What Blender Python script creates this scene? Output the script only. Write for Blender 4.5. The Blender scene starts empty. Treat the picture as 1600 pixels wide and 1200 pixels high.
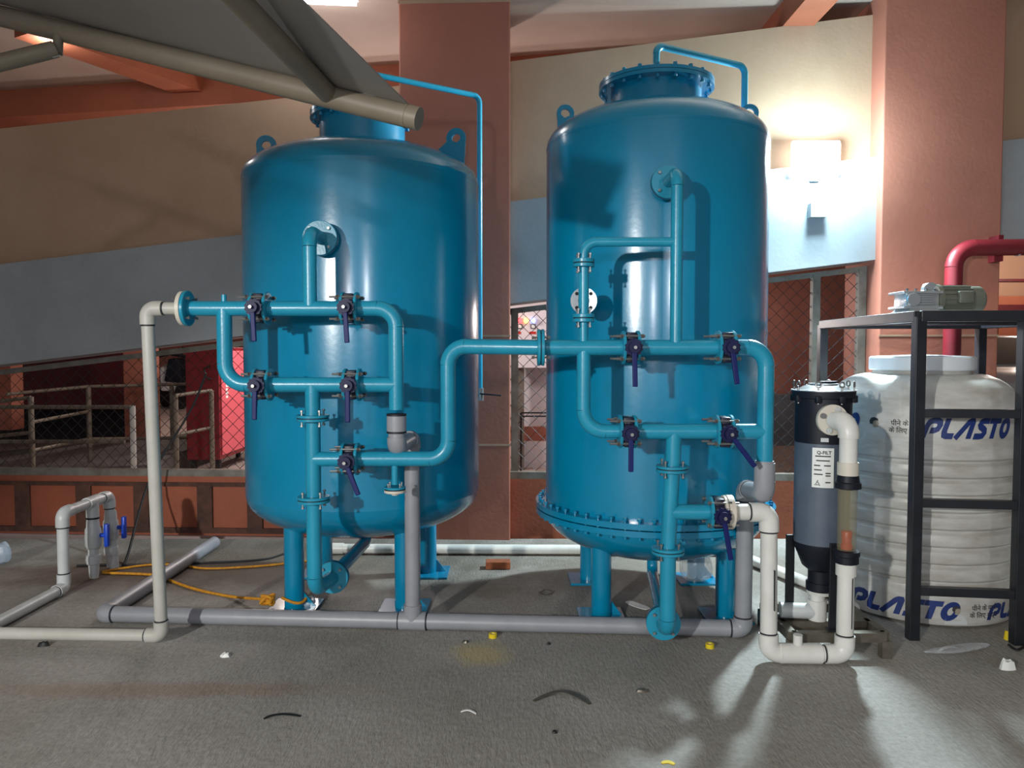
import bpy, bmesh, math, random
from mathutils import Vector, Matrix
random.seed(7)
R_ = math.radians
PI = math.pi
scene = bpy.context.scene
col = scene.collection

# ------------------------------------------------------------------ camera
F = 1200.0
CAM = Vector((0, 0, 1.24))
PITCH = math.atan(52 / F)
cd = bpy.data.cameras.new('camera')
cd.sensor_width = 36
cd.lens = 36 * F / 1600
cd.clip_start = 0.05
cam = bpy.data.objects.new('camera', cd)
col.objects.link(cam)
cam.location = CAM
cam.rotation_euler = (PI / 2 - PITCH, 0, 0)
scene.camera = cam

# ------------------------------------------------------------------ world + exposure
w = bpy.data.worlds.new('night_ambient')
scene.world = w
w.use_nodes = True
w.node_tree.nodes['Background'].inputs[0].default_value = (0.60, 0.62, 0.70, 1)
w.node_tree.nodes['Background'].inputs[1].default_value = 0.2
vs = scene.view_settings
vs.view_transform = 'Standard'
vs.look = 'None'
vs.gamma = 1
vs.use_curve_mapping = False
vs.exposure = 0.0

def lamp(name, loc, power, color=(1, 1, 1), radius=0.12):
    l = bpy.data.lights.new(name, 'POINT')
    l.energy = power
    l.color = color
    l.shadow_soft_size = radius
    o = bpy.data.objects.new(name, l)
    o.location = loc
    col.objects.link(o)
    return o

# lamps of the place: the yard lamps behind the photographer, the ceiling lamps, the flood lamp on the ramp; the hall fills are added
def hooded(name, loc, aim, power, color, size, blend, radius):
    l = bpy.data.lights.new(name, 'SPOT')
    l.energy = power
    l.color = color
    l.spot_size = math.radians(size)
    l.spot_blend = blend
    l.shadow_soft_size = radius
    o = bpy.data.objects.new(name, l)
    o.location = loc
    o.rotation_euler = Vector(aim).to_track_quat('-Z', 'Y').to_euler()
    col.objects.link(o)
LA = (-2.8, -2.6, 2.1)
hooded('yard_lamp_light', LA, (0.50, 0.87, -0.80), 1000, (1.0, 0.99, 0.95), 84, 0.35, 0.07)
lamp('yard_lamp_light', (1.4, -5.2, 2.2), 230, (0.86, 0.90, 1.0), 0.10)
lamp('yard_lamp_light', (-1.1, -5.2, 2.0), 230, (0.86, 0.90, 1.0), 0.10)
lamp('ceiling_lamp_light', (-3.2, 5.4, 3.33), 9, (0.95, 0.98, 1.0), 0.07)
lamp('ceiling_lamp_light', (-1.2, 4.9, 3.33), 8, (0.95, 0.98, 1.0), 0.07)
hooded('flood_lamp_light', (1.93, 4.74, 2.46), (-0.12, -1.0, -0.45), 500, (0.76, 0.93, 1.0), 172, 0.25, 0.09)
lamp('flood_lamp_light', (1.93, 4.74, 2.46), 72, (0.60, 0.88, 1.0), 0.06)
lamp('hall_fill_light', (-0.9, 6.6, 1.9), 62, (1.0, 0.90, 0.86), 0.1)  # unseen fills without fixtures, added to brighten the hall and the cabinet side
lamp('hall_fill_light', (-1.65, 7.6, 1.7), 85, (1.0, 0.92, 0.9), 0.1)
lamp('hall_fill_light', (1.1, 6.3, 1.5), 26, (1.0, 0.90, 0.86), 0.1)
lamp('hall_fill_light', (-3.3, 12.0, 2.8), 170, (1.0, 0.86, 0.78), 0.1)
lamp('hall_fill_light', (9.2, 13.2, 3.0), 120, (1.0, 0.88, 0.8), 0.1)

# ------------------------------------------------------------------ helpers
def at(px, py, Y):
    a = (px - 800) / F
    b = (600 - py) / F
    d = Vector((a, math.cos(PITCH) + b * math.sin(PITCH), -math.sin(PITCH) + b * math.cos(PITCH)))
    return CAM + d * (Y / d.y)

def WY(X, d=0.0):                       # the ramp wall runs at a slight angle
    return 5.1 - 0.045 * X + d

def atw(px, py, d=0.0):                 # point on the wall plane (depth d behind its face)
    a = (px - 800) / F
    b = (600 - py) / F
    D = Vector((a, math.cos(PITCH) + b * math.sin(PITCH), -math.sin(PITCH) + b * math.cos(PITCH)))
    t = (5.1 + d) / (D.y + 0.045 * D.x)
    return CAM + D * t

WP = {}

def lin(c):
    c = c / 255.0
    return c / 12.92 if c <= 0.04045 else ((c + 0.055) / 1.055) ** 2.4

def rgb(r, g, b):
    return (lin(r), lin(g), lin(b), 1)

def mat(name, c, rough=0.5, metal=0.0, c2=None, nscale=6.0, namount=0.35, bump=0.0, bscale=80.0, emit=None, estr=0.0,
        coat=0.0, alpha=None, trans=0.0, spec=None, stretch=None, detail=4.0, rvar=0.0, ior=None):
    m = bpy.data.materials.new(name)
    m.use_nodes = True
    nt = m.node_tree
    b = nt.nodes['Principled BSDF']
    b.inputs['Base Color'].default_value = c
    b.inputs['Roughness'].default_value = rough
    b.inputs['Metallic'].default_value = metal
    if coat:
        b.inputs['Coat Weight'].default_value = coat
        b.inputs['Coat Roughness'].default_value = 0.15
    if spec is not None:
        b.inputs['Specular IOR Level'].default_value = spec
    if trans:
        b.inputs['Transmission Weight'].default_value = trans
    if ior:
        b.inputs['IOR'].default_value = ior
    if alpha is not None:
        b.inputs['Alpha'].default_value = alpha
    if emit:
        b.inputs['Emission Color'].default_value = emit
        b.inputs['Emission Strength'].default_value = estr
    if c2 or bump or rvar:
        tc = nt.nodes.new('ShaderNodeTexCoord')
        mp = nt.nodes.new('ShaderNodeMapping')
        geo = nt.nodes.new('ShaderNodeNewGeometry')
        nt.links.new(geo.outputs['Position'], mp.inputs['Vector'])
        if stretch:
            mp.inputs['Scale'].default_value = stretch
        nt.nodes.remove(tc)
    if c2 or rvar:
        n = nt.nodes.new('ShaderNodeTexNoise')
        n.inputs['Scale'].default_value = nscale
        n.inputs['Detail'].default_value = detail
        n.inputs['Roughness'].default_value = 0.62
        nt.links.new(mp.outputs['Vector'], n.inputs['Vector'])
        ramp = nt.nodes.new('ShaderNodeValToRGB')
        ramp.color_ramp.elements[0].position = 0.5 - namount / 2
        ramp.color_ramp.elements[1].position = 0.5 + namount / 2
        ramp.color_ramp.elements[0].color = c
        ramp.color_ramp.elements[1].color = c2 or c
        nt.links.new(n.outputs['Fac'], ramp.inputs['Fac'])
        nt.links.new(ramp.outputs['Color'], b.inputs['Base Color'])
        if rvar:
            ma = nt.nodes.new('ShaderNodeMath')
            ma.operation = 'MULTIPLY_ADD'
            ma.inputs[1].default_value = rvar
            ma.inputs[2].default_value = rough - rvar / 2
            nt.links.new(n.outputs['Fac'], ma.inputs[0])
            nt.links.new(ma.outputs[0], b.inputs['Roughness'])
    if bump:
        n2 = nt.nodes.new('ShaderNodeTexNoise')
        n2.inputs['Scale'].default_value = bscale
        n2.inputs['Detail'].default_value = 3
        nt.links.new(mp.outputs['Vector'], n2.inputs['Vector'])
        bp = nt.nodes.new('ShaderNodeBump')
        bp.inputs['Strength'].default_value = bump
        bp.inputs['Distance'].default_value = 0.01
        nt.links.new(n2.outputs['Fac'], bp.inputs['Height'])
        nt.links.new(bp.outputs['Normal'], b.inputs['Normal'])
    return m

class MB:
    def __init__(s):
        s.v = []
        s.f = []
    def add(s, vs, fs):
        o = len(s.v)
        s.v += [Vector(x) for x in vs]
        s.f += [tuple(i + o for i in f) for f in fs]
        return s
    def hexa(s, p):                     # 8 corners: bottom ring 0-3, top ring 4-7
        return s.add(p, [(0, 3, 2, 1), (4, 5, 6, 7), (0, 1, 5, 4), (1, 2, 6, 5), (2, 3, 7, 6), (3, 0, 4, 7)])
    def box(s, a, b):
        (x0, y0, z0), (x1, y1, z1) = a, b
        return s.hexa([(x0, y0, z0), (x1, y0, z0), (x1, y1, z0), (x0, y1, z0), (x0, y0, z1), (x1, y0, z1), (x1, y1, z1), (x0, y1, z1)])
    def cbox(s, c, size):
        c = Vector(c)
        h = Vector(size) / 2
        return s.box(c - h, c + h)
    def wbox(s, x0, x1, d0, d1, z0, z1):       # box in the wall frame
        p = []
        for z in (0, 1):
            for (x, d) in ((x0, d0), (x1, d0), (x1, d1), (x0, d1)):
                zz = (z0, z1)[z]
                zz = zz(x) if callable(zz) else zz
                p.append((x, WY(x, d), zz))
        return s.hexa(p)
    def bar(s, p0, p1, wx, wy, up=(0, 0, 1)):   # rectangular bar from p0 to p1
        p0, p1 = Vector(p0), Vector(p1)
        t = (p1 - p0).normalized()
        u = Vector(up)
        if abs(t.dot(u)) > 0.95:
            u = Vector((0, 1, 0))
        a = t.cross(u).normalized() * wx / 2
        b = a.cross(t).normalized() * wy / 2
        return s.hexa([p0 - a - b, p0 + a - b, p0 + a + b, p0 - a + b, p1 - a - b, p1 + a - b, p1 + a + b, p1 - a + b])
    def tube(s, pts, r, n=18, cap=True):
        pts = [Vector(p) for p in pts]
        rs = r if isinstance(r, (list, tuple)) else [r] * len(pts)
        tang = []
        for i in range(len(pts)):
            a = pts[max(i - 1, 0)]
            b = pts[min(i + 1, len(pts) - 1)]
            tang.append((b - a).normalized())
        u = Vector((0, 0, 1)) if abs(tang[0].z) < 0.9 else Vector((1, 0, 0))
        u = (u - tang[0] * u.dot(tang[0])).normalized()
        vs = []
        for i, p in enumerate(pts):
            if i:
                u = (u - tang[i] * u.dot(tang[i])).normalized()
            v = tang[i].cross(u)
            for k in range(n):
                a = 2 * PI * k / n
                vs.append(p + (u * math.cos(a) + v * math.sin(a)) * rs[i])
        fs = []
        for i in range(len(pts) - 1):
            for k in range(n):
                k2 = (k + 1) % n
                fs.append((i * n + k, i * n + k2, (i + 1) * n + k2, (i + 1) * n + k))
        if cap:
            fs.append(tuple(range(n - 1, -1, -1)))
            fs.append(tuple((len(pts) - 1) * n + k for k in range(n)))
        return s.add(vs, fs)
    def lathe(s, prof, c, axis=(0, 0, 1), n=48, cap=True):
        c = Vector(c)
        t = Vector(axis).normalized()
        u = Vector((0, 0, 1)) if abs(t.z) < 0.9 else Vector((1, 0, 0))
        u = (u - t * u.dot(t)).normalized()
        v = t.cross(u)
        vs, fs = [], []
        for (r, z) in prof:
            for k in range(n):
                a = 2 * PI * k / n
                vs.append(c + t * z + (u * math.cos(a) + v * math.sin(a)) * r)
        for i in range(len(prof) - 1):
            for k in range(n):
                k2 = (k + 1) % n
                fs.append((i * n + k, i * n + k2, (i + 1) * n + k2, (i + 1) * n + k))
        if cap:
            if prof[0][0] > 1e-4:
                fs.append(tuple(range(n - 1, -1, -1)))
            if prof[-1][0] > 1e-4:
                fs.append(tuple((len(prof) - 1) * n + k for k in range(n)))
        return s.add(vs, fs)
    def ring(s, c, axis, r0, r1, t, n=32):      # flat ring of thickness t along axis, centred
        return s.lathe([(r0, -t / 2), (r1, -t / 2), (r1, t / 2), (r0, t / 2), (r0, -t / 2)], c, axis, n, False)
    def prism(s, poly, d):                      # polygon (3-D points) pushed by vector d
        n = len(poly)
        d = Vector(d)
        a = [Vector(p) for p in poly]
        vs = a + [p + d for p in a]
        fs = [tuple(range(n - 1, -1, -1)), tuple(range(n, 2 * n))]
        fs += [(i, (i + 1) % n, n + (i + 1) % n, n + i) for i in range(n)]
        return s.add(vs, fs)
    def build(s, name, m, parent=None, smooth=True, label=None, cat=None, group=None, kind=None, origin=None, bevel=0.0):
        lo = Vector([min(v[i] for v in s.v) for i in range(3)])
        hi = Vector([max(v[i] for v in s.v) for i in range(3)])
        c = Vector(origin) if origin is not None else (lo + hi) / 2
        if parent is None and origin is None:
            c.z = lo.z
        me = bpy.data.meshes.new(name)
        me.from_pydata([v - c for v in s.v], [], s.f)
        bm = bmesh.new()
        bm.from_mesh(me)
        bmesh.ops.remove_doubles(bm, verts=bm.verts, dist=1e-6)
        bmesh.ops.recalc_face_normals(bm, faces=bm.faces)
        if bevel:
            bmesh.ops.bevel(bm, geom=[e for e in bm.edges if len(e.link_faces) == 2 and e.calc_face_angle(0) > 0.6], offset=bevel, segments=2, affect='EDGES', profile=0.5)
        bm.to_mesh(me)
        bm.free()
        if m:
            me.materials.append(m)
        if smooth:
            me.shade_smooth()
            me.set_sharp_from_angle(angle=R_(38))
        o = bpy.data.objects.new(name, me)
        col.objects.link(o)
        place(o, c, parent)
        tag(o, label, cat, group, kind)
        return o

def place(o, c, parent):
    c = Vector(c)
    if parent:
        o.parent = parent
        o.location = c - WP[parent.name]
    else:
        o.location = c
    WP[o.name] = c

def tag(o, label=None, cat=None, group=None, kind=None):
    for k, x in (('label', label), ('category', cat), ('group', group), ('kind', kind)):
        if x:
            o[k] = x
    return o

def thing(name, loc, label, cat, group=None):
    o = bpy.data.objects.new(name, None)
    o.empty_display_size = 0.1
    col.objects.link(o)
    place(o, loc, None)
    return tag(o, label, cat, group)

def inst(name, me, loc, axis, parent):
    o = bpy.data.objects.new(name, me)
    col.objects.link(o)
    o.rotation_euler = Vector(axis).normalized().to_track_quat('Z', 'Y').to_euler()
    place(o, loc, parent)
    return o

# ------------------------------------------------------------------ materials
M = {}
M['tank'] = mat('tank_blue_paint', rgb(0, 132, 172), 0.24, c2=rgb(0, 127, 164), nscale=3, bump=0.03, bscale=40, spec=0.5, coat=0.5)
M['pipe'] = mat('pipe_blue_paint', rgb(34, 148, 178), 0.30, c2=rgb(30, 138, 168), nscale=9, bump=0.05, bscale=90, spec=0.5)
M['navy'] = mat('valve_navy_paint', rgb(9, 15, 62), 0.5, spec=0.3)
M['navy2'] = mat('valve_lever_navy', rgb(8, 22, 88), 0.5, spec=0.3)
M['castblack'] = mat('cast_body_dark', rgb(16, 20, 44), 0.45)
M['zinc'] = mat('zinc_bolt', rgb(150, 150, 148), 0.4, 0.85)
M['rubber'] = mat('black_rubber', rgb(14, 15, 18), 0.6)
M['wpvc'] = mat('white_pvc', rgb(222, 222, 216), 0.35, c2=rgb(210, 210, 203), nscale=7)
M['wpvc3'] = mat('aged_white_pvc', rgb(188, 187, 180), 0.4, c2=rgb(176, 175, 166), nscale=7)
M['spvc'] = mat('solvent_cream', rgb(208, 202, 188), 0.4)
M['wpvc2'] = mat('white_pvc_greyed', rgb(200, 204, 204), 0.38, c2=rgb(186, 190, 188), nscale=8)
M['gpvc'] = mat('grey_pvc', rgb(150, 152, 158), 0.4, c2=rgb(138, 141, 146), nscale=8)
M['dpvc'] = mat('grey_pvc_dusty', rgb(130, 140, 142), 0.45, c2=rgb(112, 120, 122), nscale=7)
M['mark'] = mat('black_marker', rgb(22, 24, 34), 0.6)
M['black'] = mat('black_enamel', rgb(22, 24, 30), 0.38, c2=rgb(32, 34, 40), nscale=10)
M['blackp'] = mat('black_plastic', rgb(20, 23, 33), 0.5, spec=0.3)
M['greyfrp'] = mat('filter_grey_shell', rgb(88, 98, 112), 0.35, c2=rgb(80, 90, 104), nscale=10)
M['steel'] = mat('dull_steel', rgb(125, 120, 108), 0.45, 0.6, c2=rgb(90, 82, 70), nscale=12)
M['alum'] = mat('bright_aluminium', rgb(205, 210, 212), 0.28, 0.75)
M['motor'] = mat('motor_green_grey', rgb(108, 112, 100), 0.4, 0.2)
M['ptank'] = mat('white_tank_plastic', rgb(208, 209, 205), 0.36, c2=rgb(160, 155, 144), nscale=5, namount=0.5, stretch=(1, 1, 3.2), detail=6, bump=0.15, bscale=14)
M['lidp'] = mat('lid_plastic', rgb(214, 220, 224), 0.4)
M['print'] = mat('blue_print', rgb(20, 44, 106), 0.5)
M['printg'] = mat('dark_print', rgb(48, 46, 50), 0.55)
M['printf'] = mat('faded_print', rgb(150, 140, 124), 0.55)
M['paper'] = mat('sticker_paper', rgb(228, 230, 226), 0.5)
M['orange'] = mat('orange_wall_paint', rgb(168, 104, 84), 0.62, c2=rgb(158, 96, 77), nscale=2.2, bump=0.12, bscale=40)
M['plinth'] = mat('plinth_orange_paint', rgb(152, 80, 52), 0.66, c2=rgb(134, 70, 46), nscale=3, bump=0.2, bscale=40)
M['beam'] = mat('beam_orange_paint', rgb(150, 82, 54), 0.66, c2=rgb(138, 74, 48), nscale=3, bump=0.15, bscale=40)
M['brownplaster'] = mat('rough_brown_plaster', rgb(92, 58, 44), 0.85, c2=rgb(58, 38, 32), nscale=9, bump=0.6, bscale=25)
M['beige'] = mat('beige_wall_paint', rgb(178, 148, 122), 0.65, c2=rgb(166, 135, 108), nscale=1.5, bump=0.1, bscale=45)
M['band'] = mat('pale_blue_grey_paint', rgb(160, 165, 168), 0.62, c2=rgb(148, 152, 153), nscale=2.2, bump=0.12, bscale=40)
M['ceil'] = mat('ceiling_paint', rgb(166, 146, 132), 0.7, c2=rgb(154, 133, 119), nscale=1.2, bump=0.1, bscale=30)
M['peach'] = mat('lit_orange_wall', rgb(226, 178, 146), 0.6)  # paler orange: the brightness of the lit far wall is put into the colour
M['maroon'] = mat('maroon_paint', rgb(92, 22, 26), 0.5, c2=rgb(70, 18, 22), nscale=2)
M['red'] = mat('red_enamel', rgb(112, 20, 28), 0.4)
M['redlit'] = mat('lit_red_enamel', rgb(206, 92, 102), 0.42)  # lit copy of the red enamel, lamplight on the cabinet side painted in
M['firered'] = mat('fire_pipe_red', rgb(118, 26, 36), 0.45, c2=rgb(106, 24, 32), nscale=6)
M['ledge'] = mat('weathered_steel_frame', rgb(128, 124, 116), 0.55, 0.2, c2=rgb(96, 88, 76), nscale=9)
M['rail'] = mat('dull_rail_paint', rgb(116, 108, 94), 0.5, c2=rgb(92, 84, 70), nscale=10)
M['wire'] = mat('galvanised_wire', rgb(58, 56, 56), 0.5, 0.5)
M['canopy'] = mat('canopy_pipe_paint', rgb(124, 114, 98), 0.5, c2=rgb(112, 103, 88), nscale=5)
M['sheet'] = mat('canopy_sheet_grey', rgb(142, 138, 134), 0.5, c2=rgb(128, 124, 120), nscale=2, bump=0.08, bscale=30)
M['white'] = mat('white_wall_paint', rgb(214, 208, 210), 0.6, c2=rgb(204, 196, 198), nscale=2)
M['panelw'] = mat('panel_white_enamel', rgb(224, 220, 224), 0.4)
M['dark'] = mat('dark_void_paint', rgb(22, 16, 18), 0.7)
M['greyc'] = mat('grey_concrete', rgb(110, 108, 106), 0.8, c2=rgb(88, 86, 84), nscale=4, bump=0.3, bscale=30)
M['hallfloor'] = mat('hall_floor_concrete', rgb(178, 158, 150), 0.75, c2=rgb(150, 134, 128), nscale=2, bump=0.15, bscale=30)
M['rope'] = mat('yellow_rope', rgb(214, 150, 30), 0.7, c2=rgb(186, 124, 24), nscale=60, namount=0.2)
M['yellow'] = mat('yellow_plastic', rgb(222, 196, 30), 0.45)
M['brick'] = mat('clay_brick', rgb(150, 84, 50), 0.85, c2=rgb(120, 66, 40), nscale=20)
M['bag'] = mat('clear_plastic_film', rgb(205, 210, 212), 0.16, alpha=0.38, spec=0.8, bump=0.6, bscale=35)
M['bagw'] = mat('pale_plastic_film', rgb(170, 185, 200), 0.3, alpha=0.75, bump=0.6, bscale=35)
M['sight'] = mat('sight_tube_amber', rgb(150, 140, 108), 0.12, alpha=0.36, spec=0.7)
M['redplastic'] = mat('red_float_plastic', rgb(196, 44, 30), 0.35)
M['bluehandle'] = mat('blue_valve_handle', rgb(20, 70, 190), 0.4)
M['carwhite'] = mat('car_white_paint', rgb(226, 226, 224), 0.25, coat=0.5)
M['glassdark'] = mat('car_dark_glass', rgb(52, 54, 52), 0.1, spec=0.7)
M['wood'] = mat('dull_timber', rgb(150, 122, 88), 0.8)
M['lampw'] = mat('lamp_white_emission', rgb(255, 255, 255), 0.4, emit=(0.86, 0.96, 1.0, 1), estr=30)
M['lampw2'] = mat('tube_white_emission', rgb(255, 255, 255), 0.4, emit=(0.93, 0.98, 1.0, 1), estr=9)
M['ledr'] = mat('indicator_red', rgb(255, 60, 60), 0.4, emit=(1, 0.12, 0.14, 1), estr=2.2)
M['ledy'] = mat('indicator_amber', rgb(255, 200, 90), 0.4, emit=(1, 0.62, 0.2, 1), estr=2.2)
M['ledb'] = mat('indicator_blue', rgb(160, 180, 255), 0.4, emit=(0.35, 0.45, 1, 1), estr=2.2)
M['lampgrey'] = mat('lamp_housing_grey', rgb(150, 155, 160), 0.45)

def floor_material():
    m = bpy.data.materials.new('concrete_floor')
    m.use_nodes = True
    nt = m.node_tree
    L = nt.links.new
    b = nt.nodes['Principled BSDF']
    geo = nt.nodes.new('ShaderNodeNewGeometry')
    def noise(sc, det=5, vec=None, ro=0.6):
        n = nt.nodes.new('ShaderNodeTexNoise')
        n.inputs['Scale'].default_value = sc
        n.inputs['Detail'].default_value = det
        n.inputs['Roughness'].default_value = ro
        L(vec or geo.outputs['Position'], n.inputs['Vector'])
        return n
    def ramp(src, a, ca, bb, cb):
        r = nt.nodes.new('ShaderNodeValToRGB')
        r.color_ramp.elements[0].position = a
        r.color_ramp.elements[0].color = ca
        r.color_ramp.elements[1].position = bb
        r.color_ramp.elements[1].color = cb
        L(src, r.inputs['Fac'])
        return r
    def mix(fac, a, c, mode='MIX'):
        x = nt.nodes.new('ShaderNodeMix')
        x.data_type = 'RGBA'
        x.blend_type = mode
        if isinstance(fac, float):
            x.inputs[0].default_value = fac
        else:
            L(fac, x.inputs[0])
        L(a, x.inputs[6])
        if isinstance(c, tuple):
            x.inputs[7].default_value = c
        else:
            L(c, x.inputs[7])
        return x.outputs[2]
    big = ramp(noise(1.1, 6).outputs['Fac'], 0.36, rgb(150, 146, 138), 0.66, rgb(176, 173, 168))
    fine = ramp(noise(45, 6, ro=0.75).outputs['Fac'], 0.35, (0.62, 0.61, 0.58, 1), 0.65, (1, 1, 1, 1))
    c = mix(0.75, big.outputs['Color'], fine.outputs['Color'], 'MULTIPLY')
    # scattered grit
    vo = nt.nodes.new('ShaderNodeTexVoronoi')
    vo.inputs['Scale'].default_value = 14
    L(geo.outputs['Position'], vo.inputs['Vector'])
    g = ramp(vo.outputs['Distance'], 0.035, (1, 1, 1, 1), 0.06, (0, 0, 0, 1))
    gsel = ramp(noise(7, 2).outputs['Fac'], 0.55, (0, 0, 0, 1), 0.62, (1, 1, 1, 1))
    gm = nt.nodes.new('ShaderNodeMath')
    gm.operation = 'MULTIPLY'
    L(g.outputs['Color'], gm.inputs[0])
    L(gsel.outputs['Color'], gm.inputs[1])
    c = mix(gm.outputs[0], c, rgb(70, 62, 52))
    # brown mud stain lying across the left foreground, dust under the tank piping, and dirt darkened with painted shade behind the tanks
    def blob(cx, cy, sx, sy, colr, amt):
        mp = nt.nodes.new('ShaderNodeMapping')
        mp.inputs['Location'].default_value = (-cx / sx, -cy / sy, 0)
        mp.inputs['Scale'].default_value = (1 / sx, 1 / sy, 0)
        L(geo.outputs['Position'], mp.inputs['Vector'])
        ln = nt.nodes.new('ShaderNodeVectorMath')
        ln.operation = 'LENGTH'
        L(mp.outputs['Vector'], ln.inputs[0])
        nn = noise(5, 5)
        ad = nt.nodes.new('ShaderNodeMath')
        ad.operation = 'MULTIPLY_ADD'
        ad.inputs[1].default_value = 0.9
        ad.inputs[2].default_value = -0.45
        L(nn.outputs['Fac'], ad.inputs[0])
        s = nt.nodes.new('ShaderNodeMath')
        s.operation = 'ADD'
        L(ln.outputs['Value'], s.inputs[0])
        L(ad.outputs[0], s.inputs[1])
        r = ramp(s.outputs[0], 0.35, (amt, amt, amt, 1), 1.05, (0, 0, 0, 1))
        return r.outputs['Color'], colr
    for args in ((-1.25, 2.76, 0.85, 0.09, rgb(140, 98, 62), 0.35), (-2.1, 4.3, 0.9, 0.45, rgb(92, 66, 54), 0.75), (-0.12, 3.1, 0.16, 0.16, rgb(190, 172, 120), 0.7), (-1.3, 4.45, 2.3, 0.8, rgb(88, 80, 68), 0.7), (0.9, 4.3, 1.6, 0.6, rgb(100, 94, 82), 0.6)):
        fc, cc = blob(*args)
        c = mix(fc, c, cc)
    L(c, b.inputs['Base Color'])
    b.inputs['Roughness'].default_value = 0.72
    b.inputs['Specular IOR Level'].default_value = 0.3
    # broomed texture
    mp = nt.nodes.new('ShaderNodeMapping')
    mp.inputs['Scale'].default_value = (1, 0.28, 1)
    L(geo.outputs['Position'], mp.inputs['Vector'])
    n = noise(85, 4, mp.outputs['Vector'])
    bp = nt.nodes.new('ShaderNodeBump')
    bp.inputs['Strength'].default_value = 0.55
    bp.inputs['Distance'].default_value = 0.012
    L(n.outputs['Fac'], bp.inputs['Height'])
    L(bp.outputs['Normal'], b.inputs['Normal'])
    return m
M['floor'] = floor_material()

# ------------------------------------------------------------------ setting
ST = dict(kind='structure')
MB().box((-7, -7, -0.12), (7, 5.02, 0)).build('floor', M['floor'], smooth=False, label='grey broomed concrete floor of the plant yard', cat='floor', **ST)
MB().box((-12, 5.5, -0.12), (14, 24, 0.1)).build('floor', M['hallfloor'], smooth=False, label='pale concrete floor of the parking hall behind the fence', cat='floor', **ST)
ce = MB().box((-12, -7, 3.5), (14, 24, 3.7)).build('ceiling', M['ceil'], smooth=False, label='pale painted concrete ceiling slab over yard and hall', cat='ceiling', **ST)

def zline(p0, p1, d):
    a, b = atw(*p0, d), atw(*p1, d)
    k = (b.z - a.z) / (b.x - a.x)
    return lambda X: a.z + k * (X - a.x)
bandbot = zline((0, 570), (1340, 409), -0.05)
bandtop = zline((0, 413), (1365, 245), -0.05)
parl = zline((0, 201), (625, 134), 0.05)
parr = zline((797, 96), (1365, 23), 0.05)
XL, XC0, XC1, XC2, XC3, XR = -6.4, -0.725, -0.012, 2.325, 3.06, 6.6
wl = MB().wbox(XL, XR, 0.0, 0.16, -0.02, 0.385).build('wall_back', M['plinth'], smooth=False, label='low orange plinth wall under the chain link fence', cat='wall', **ST)
# rough brown piers and band on the plinth wall
bandm = MB().wbox(XL, -1.0, -0.016, 0.0, 0.318, 0.345).build('plaster_band', M['brownplaster'], wl, smooth=False)
MB().wbox(XL, -1.0, -0.02, 0.0, 0.0, 0.035).build('plaster_base', M['brownplaster'], wl, smooth=False)
for px in (38, 133, 223, 322, 400):
    p = atw(px, 800)
    MB().wbox(p.x - 0.055, p.x + 0.05, -0.022, 0.0, 0.0, 0.33).build('plaster_pier', M['brownplaster'], wl, smooth=False, bevel=0.004)
MB().wbox(XL, XR, -0.05, 0.25, bandbot, bandtop).build('wall_ramp', M['band'], smooth=False, label='sloping pale blue grey beam of the ramp', cat='wall', **ST)
MB().wbox(XL, XC0 + 0.1, 0.05, 0.22, lambda x: bandtop(x) - 0.02, parl).build('wall_parapet', M['beige'], smooth=False, label='sloping beige ramp parapet left of the middle pillar', cat='wall', **ST)
MB().wbox(XC1 - 0.1, XR, 0.05, 0.22, lambda x: bandtop(x) - 0.02, parr).build('wall_parapet', M['beige'], smooth=False, label='sloping beige ramp parapet right of the middle pillar', cat='wall', **ST)
MB().wbox(1.2, XR, 0.2, 2.6, lambda x: bandbot(x) + 0.12, lambda x: bandbot(x) + 0.32).build('ramp_slab', M['beige'], smooth=False, label='underside of the ramp slab behind the beam', cat='ramp', **ST)
for (a, b, lab) in ((XC0, XC1, 'orange square pillar standing between the two blue tanks'), (XC2, XC3, 'orange square pillar behind the white water tank')):
    c = MB().wbox(a, b, -0.12, 0.4, -0.02, 3.5).build('pillar', M['orange'], smooth=False, label=lab, cat='pillar', bevel=0.008, **ST)
    for z in (0.62, 1.33):
        MB().wbox(a - 0.002, b + 0.002, -0.122, -0.119, z, z + 0.012).build('plaster_joint', M['beige'], c, smooth=False)
    MB().wbox(a - 0.004, b + 0.004, -0.126, -0.118, 3.455, 3.475).build('plaster_joint', M['beige'], c, smooth=False)
# ceiling beams
b0, b1 = Vector((-4.9, 6.86, 3.5)), Vector((2.2, 5.62, 3.5))
MB().hexa([b0 + Vector((0, 0, -.23)), b1 + Vector((0, 0, -.23)), b1 + Vector((0, .4, -.23)), b0 + Vector((0, .4, -.23)), b0, b1, b1 + Vector((0, .4, 0)), b0 + Vector((0, .4, 0))]).build('ceiling_beam', M['beam'], smooth=False, label='long orange ceiling beam above the left parapet', cat='beam', **ST)
def cbeam(a, b, wd, h, lab):
    MB().bar((a[0], a[1], 3.5 - h / 2), (b[0], b[1], 3.5 - h / 2), wd, h).build('ceiling_beam', M['beam'], smooth=False, label=lab, cat='beam', **ST)
cbeam((-3.3, 5.3), (-2.62, 6.6), 0.24, 0.12, 'short orange beam crossing the ceiling at upper left')
cbeam((1.86, 4.4), (1.84, 6.4), 0.2, 0.16, 'orange beam under the ceiling near the flood lamp')
MB().box((-12, 20.5, 0.1), (14, 20.8, 3.5)).build('wall_far', M['orange'], smooth=False, label='orange far wall of the parking hall', cat='wall', **ST)

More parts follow.
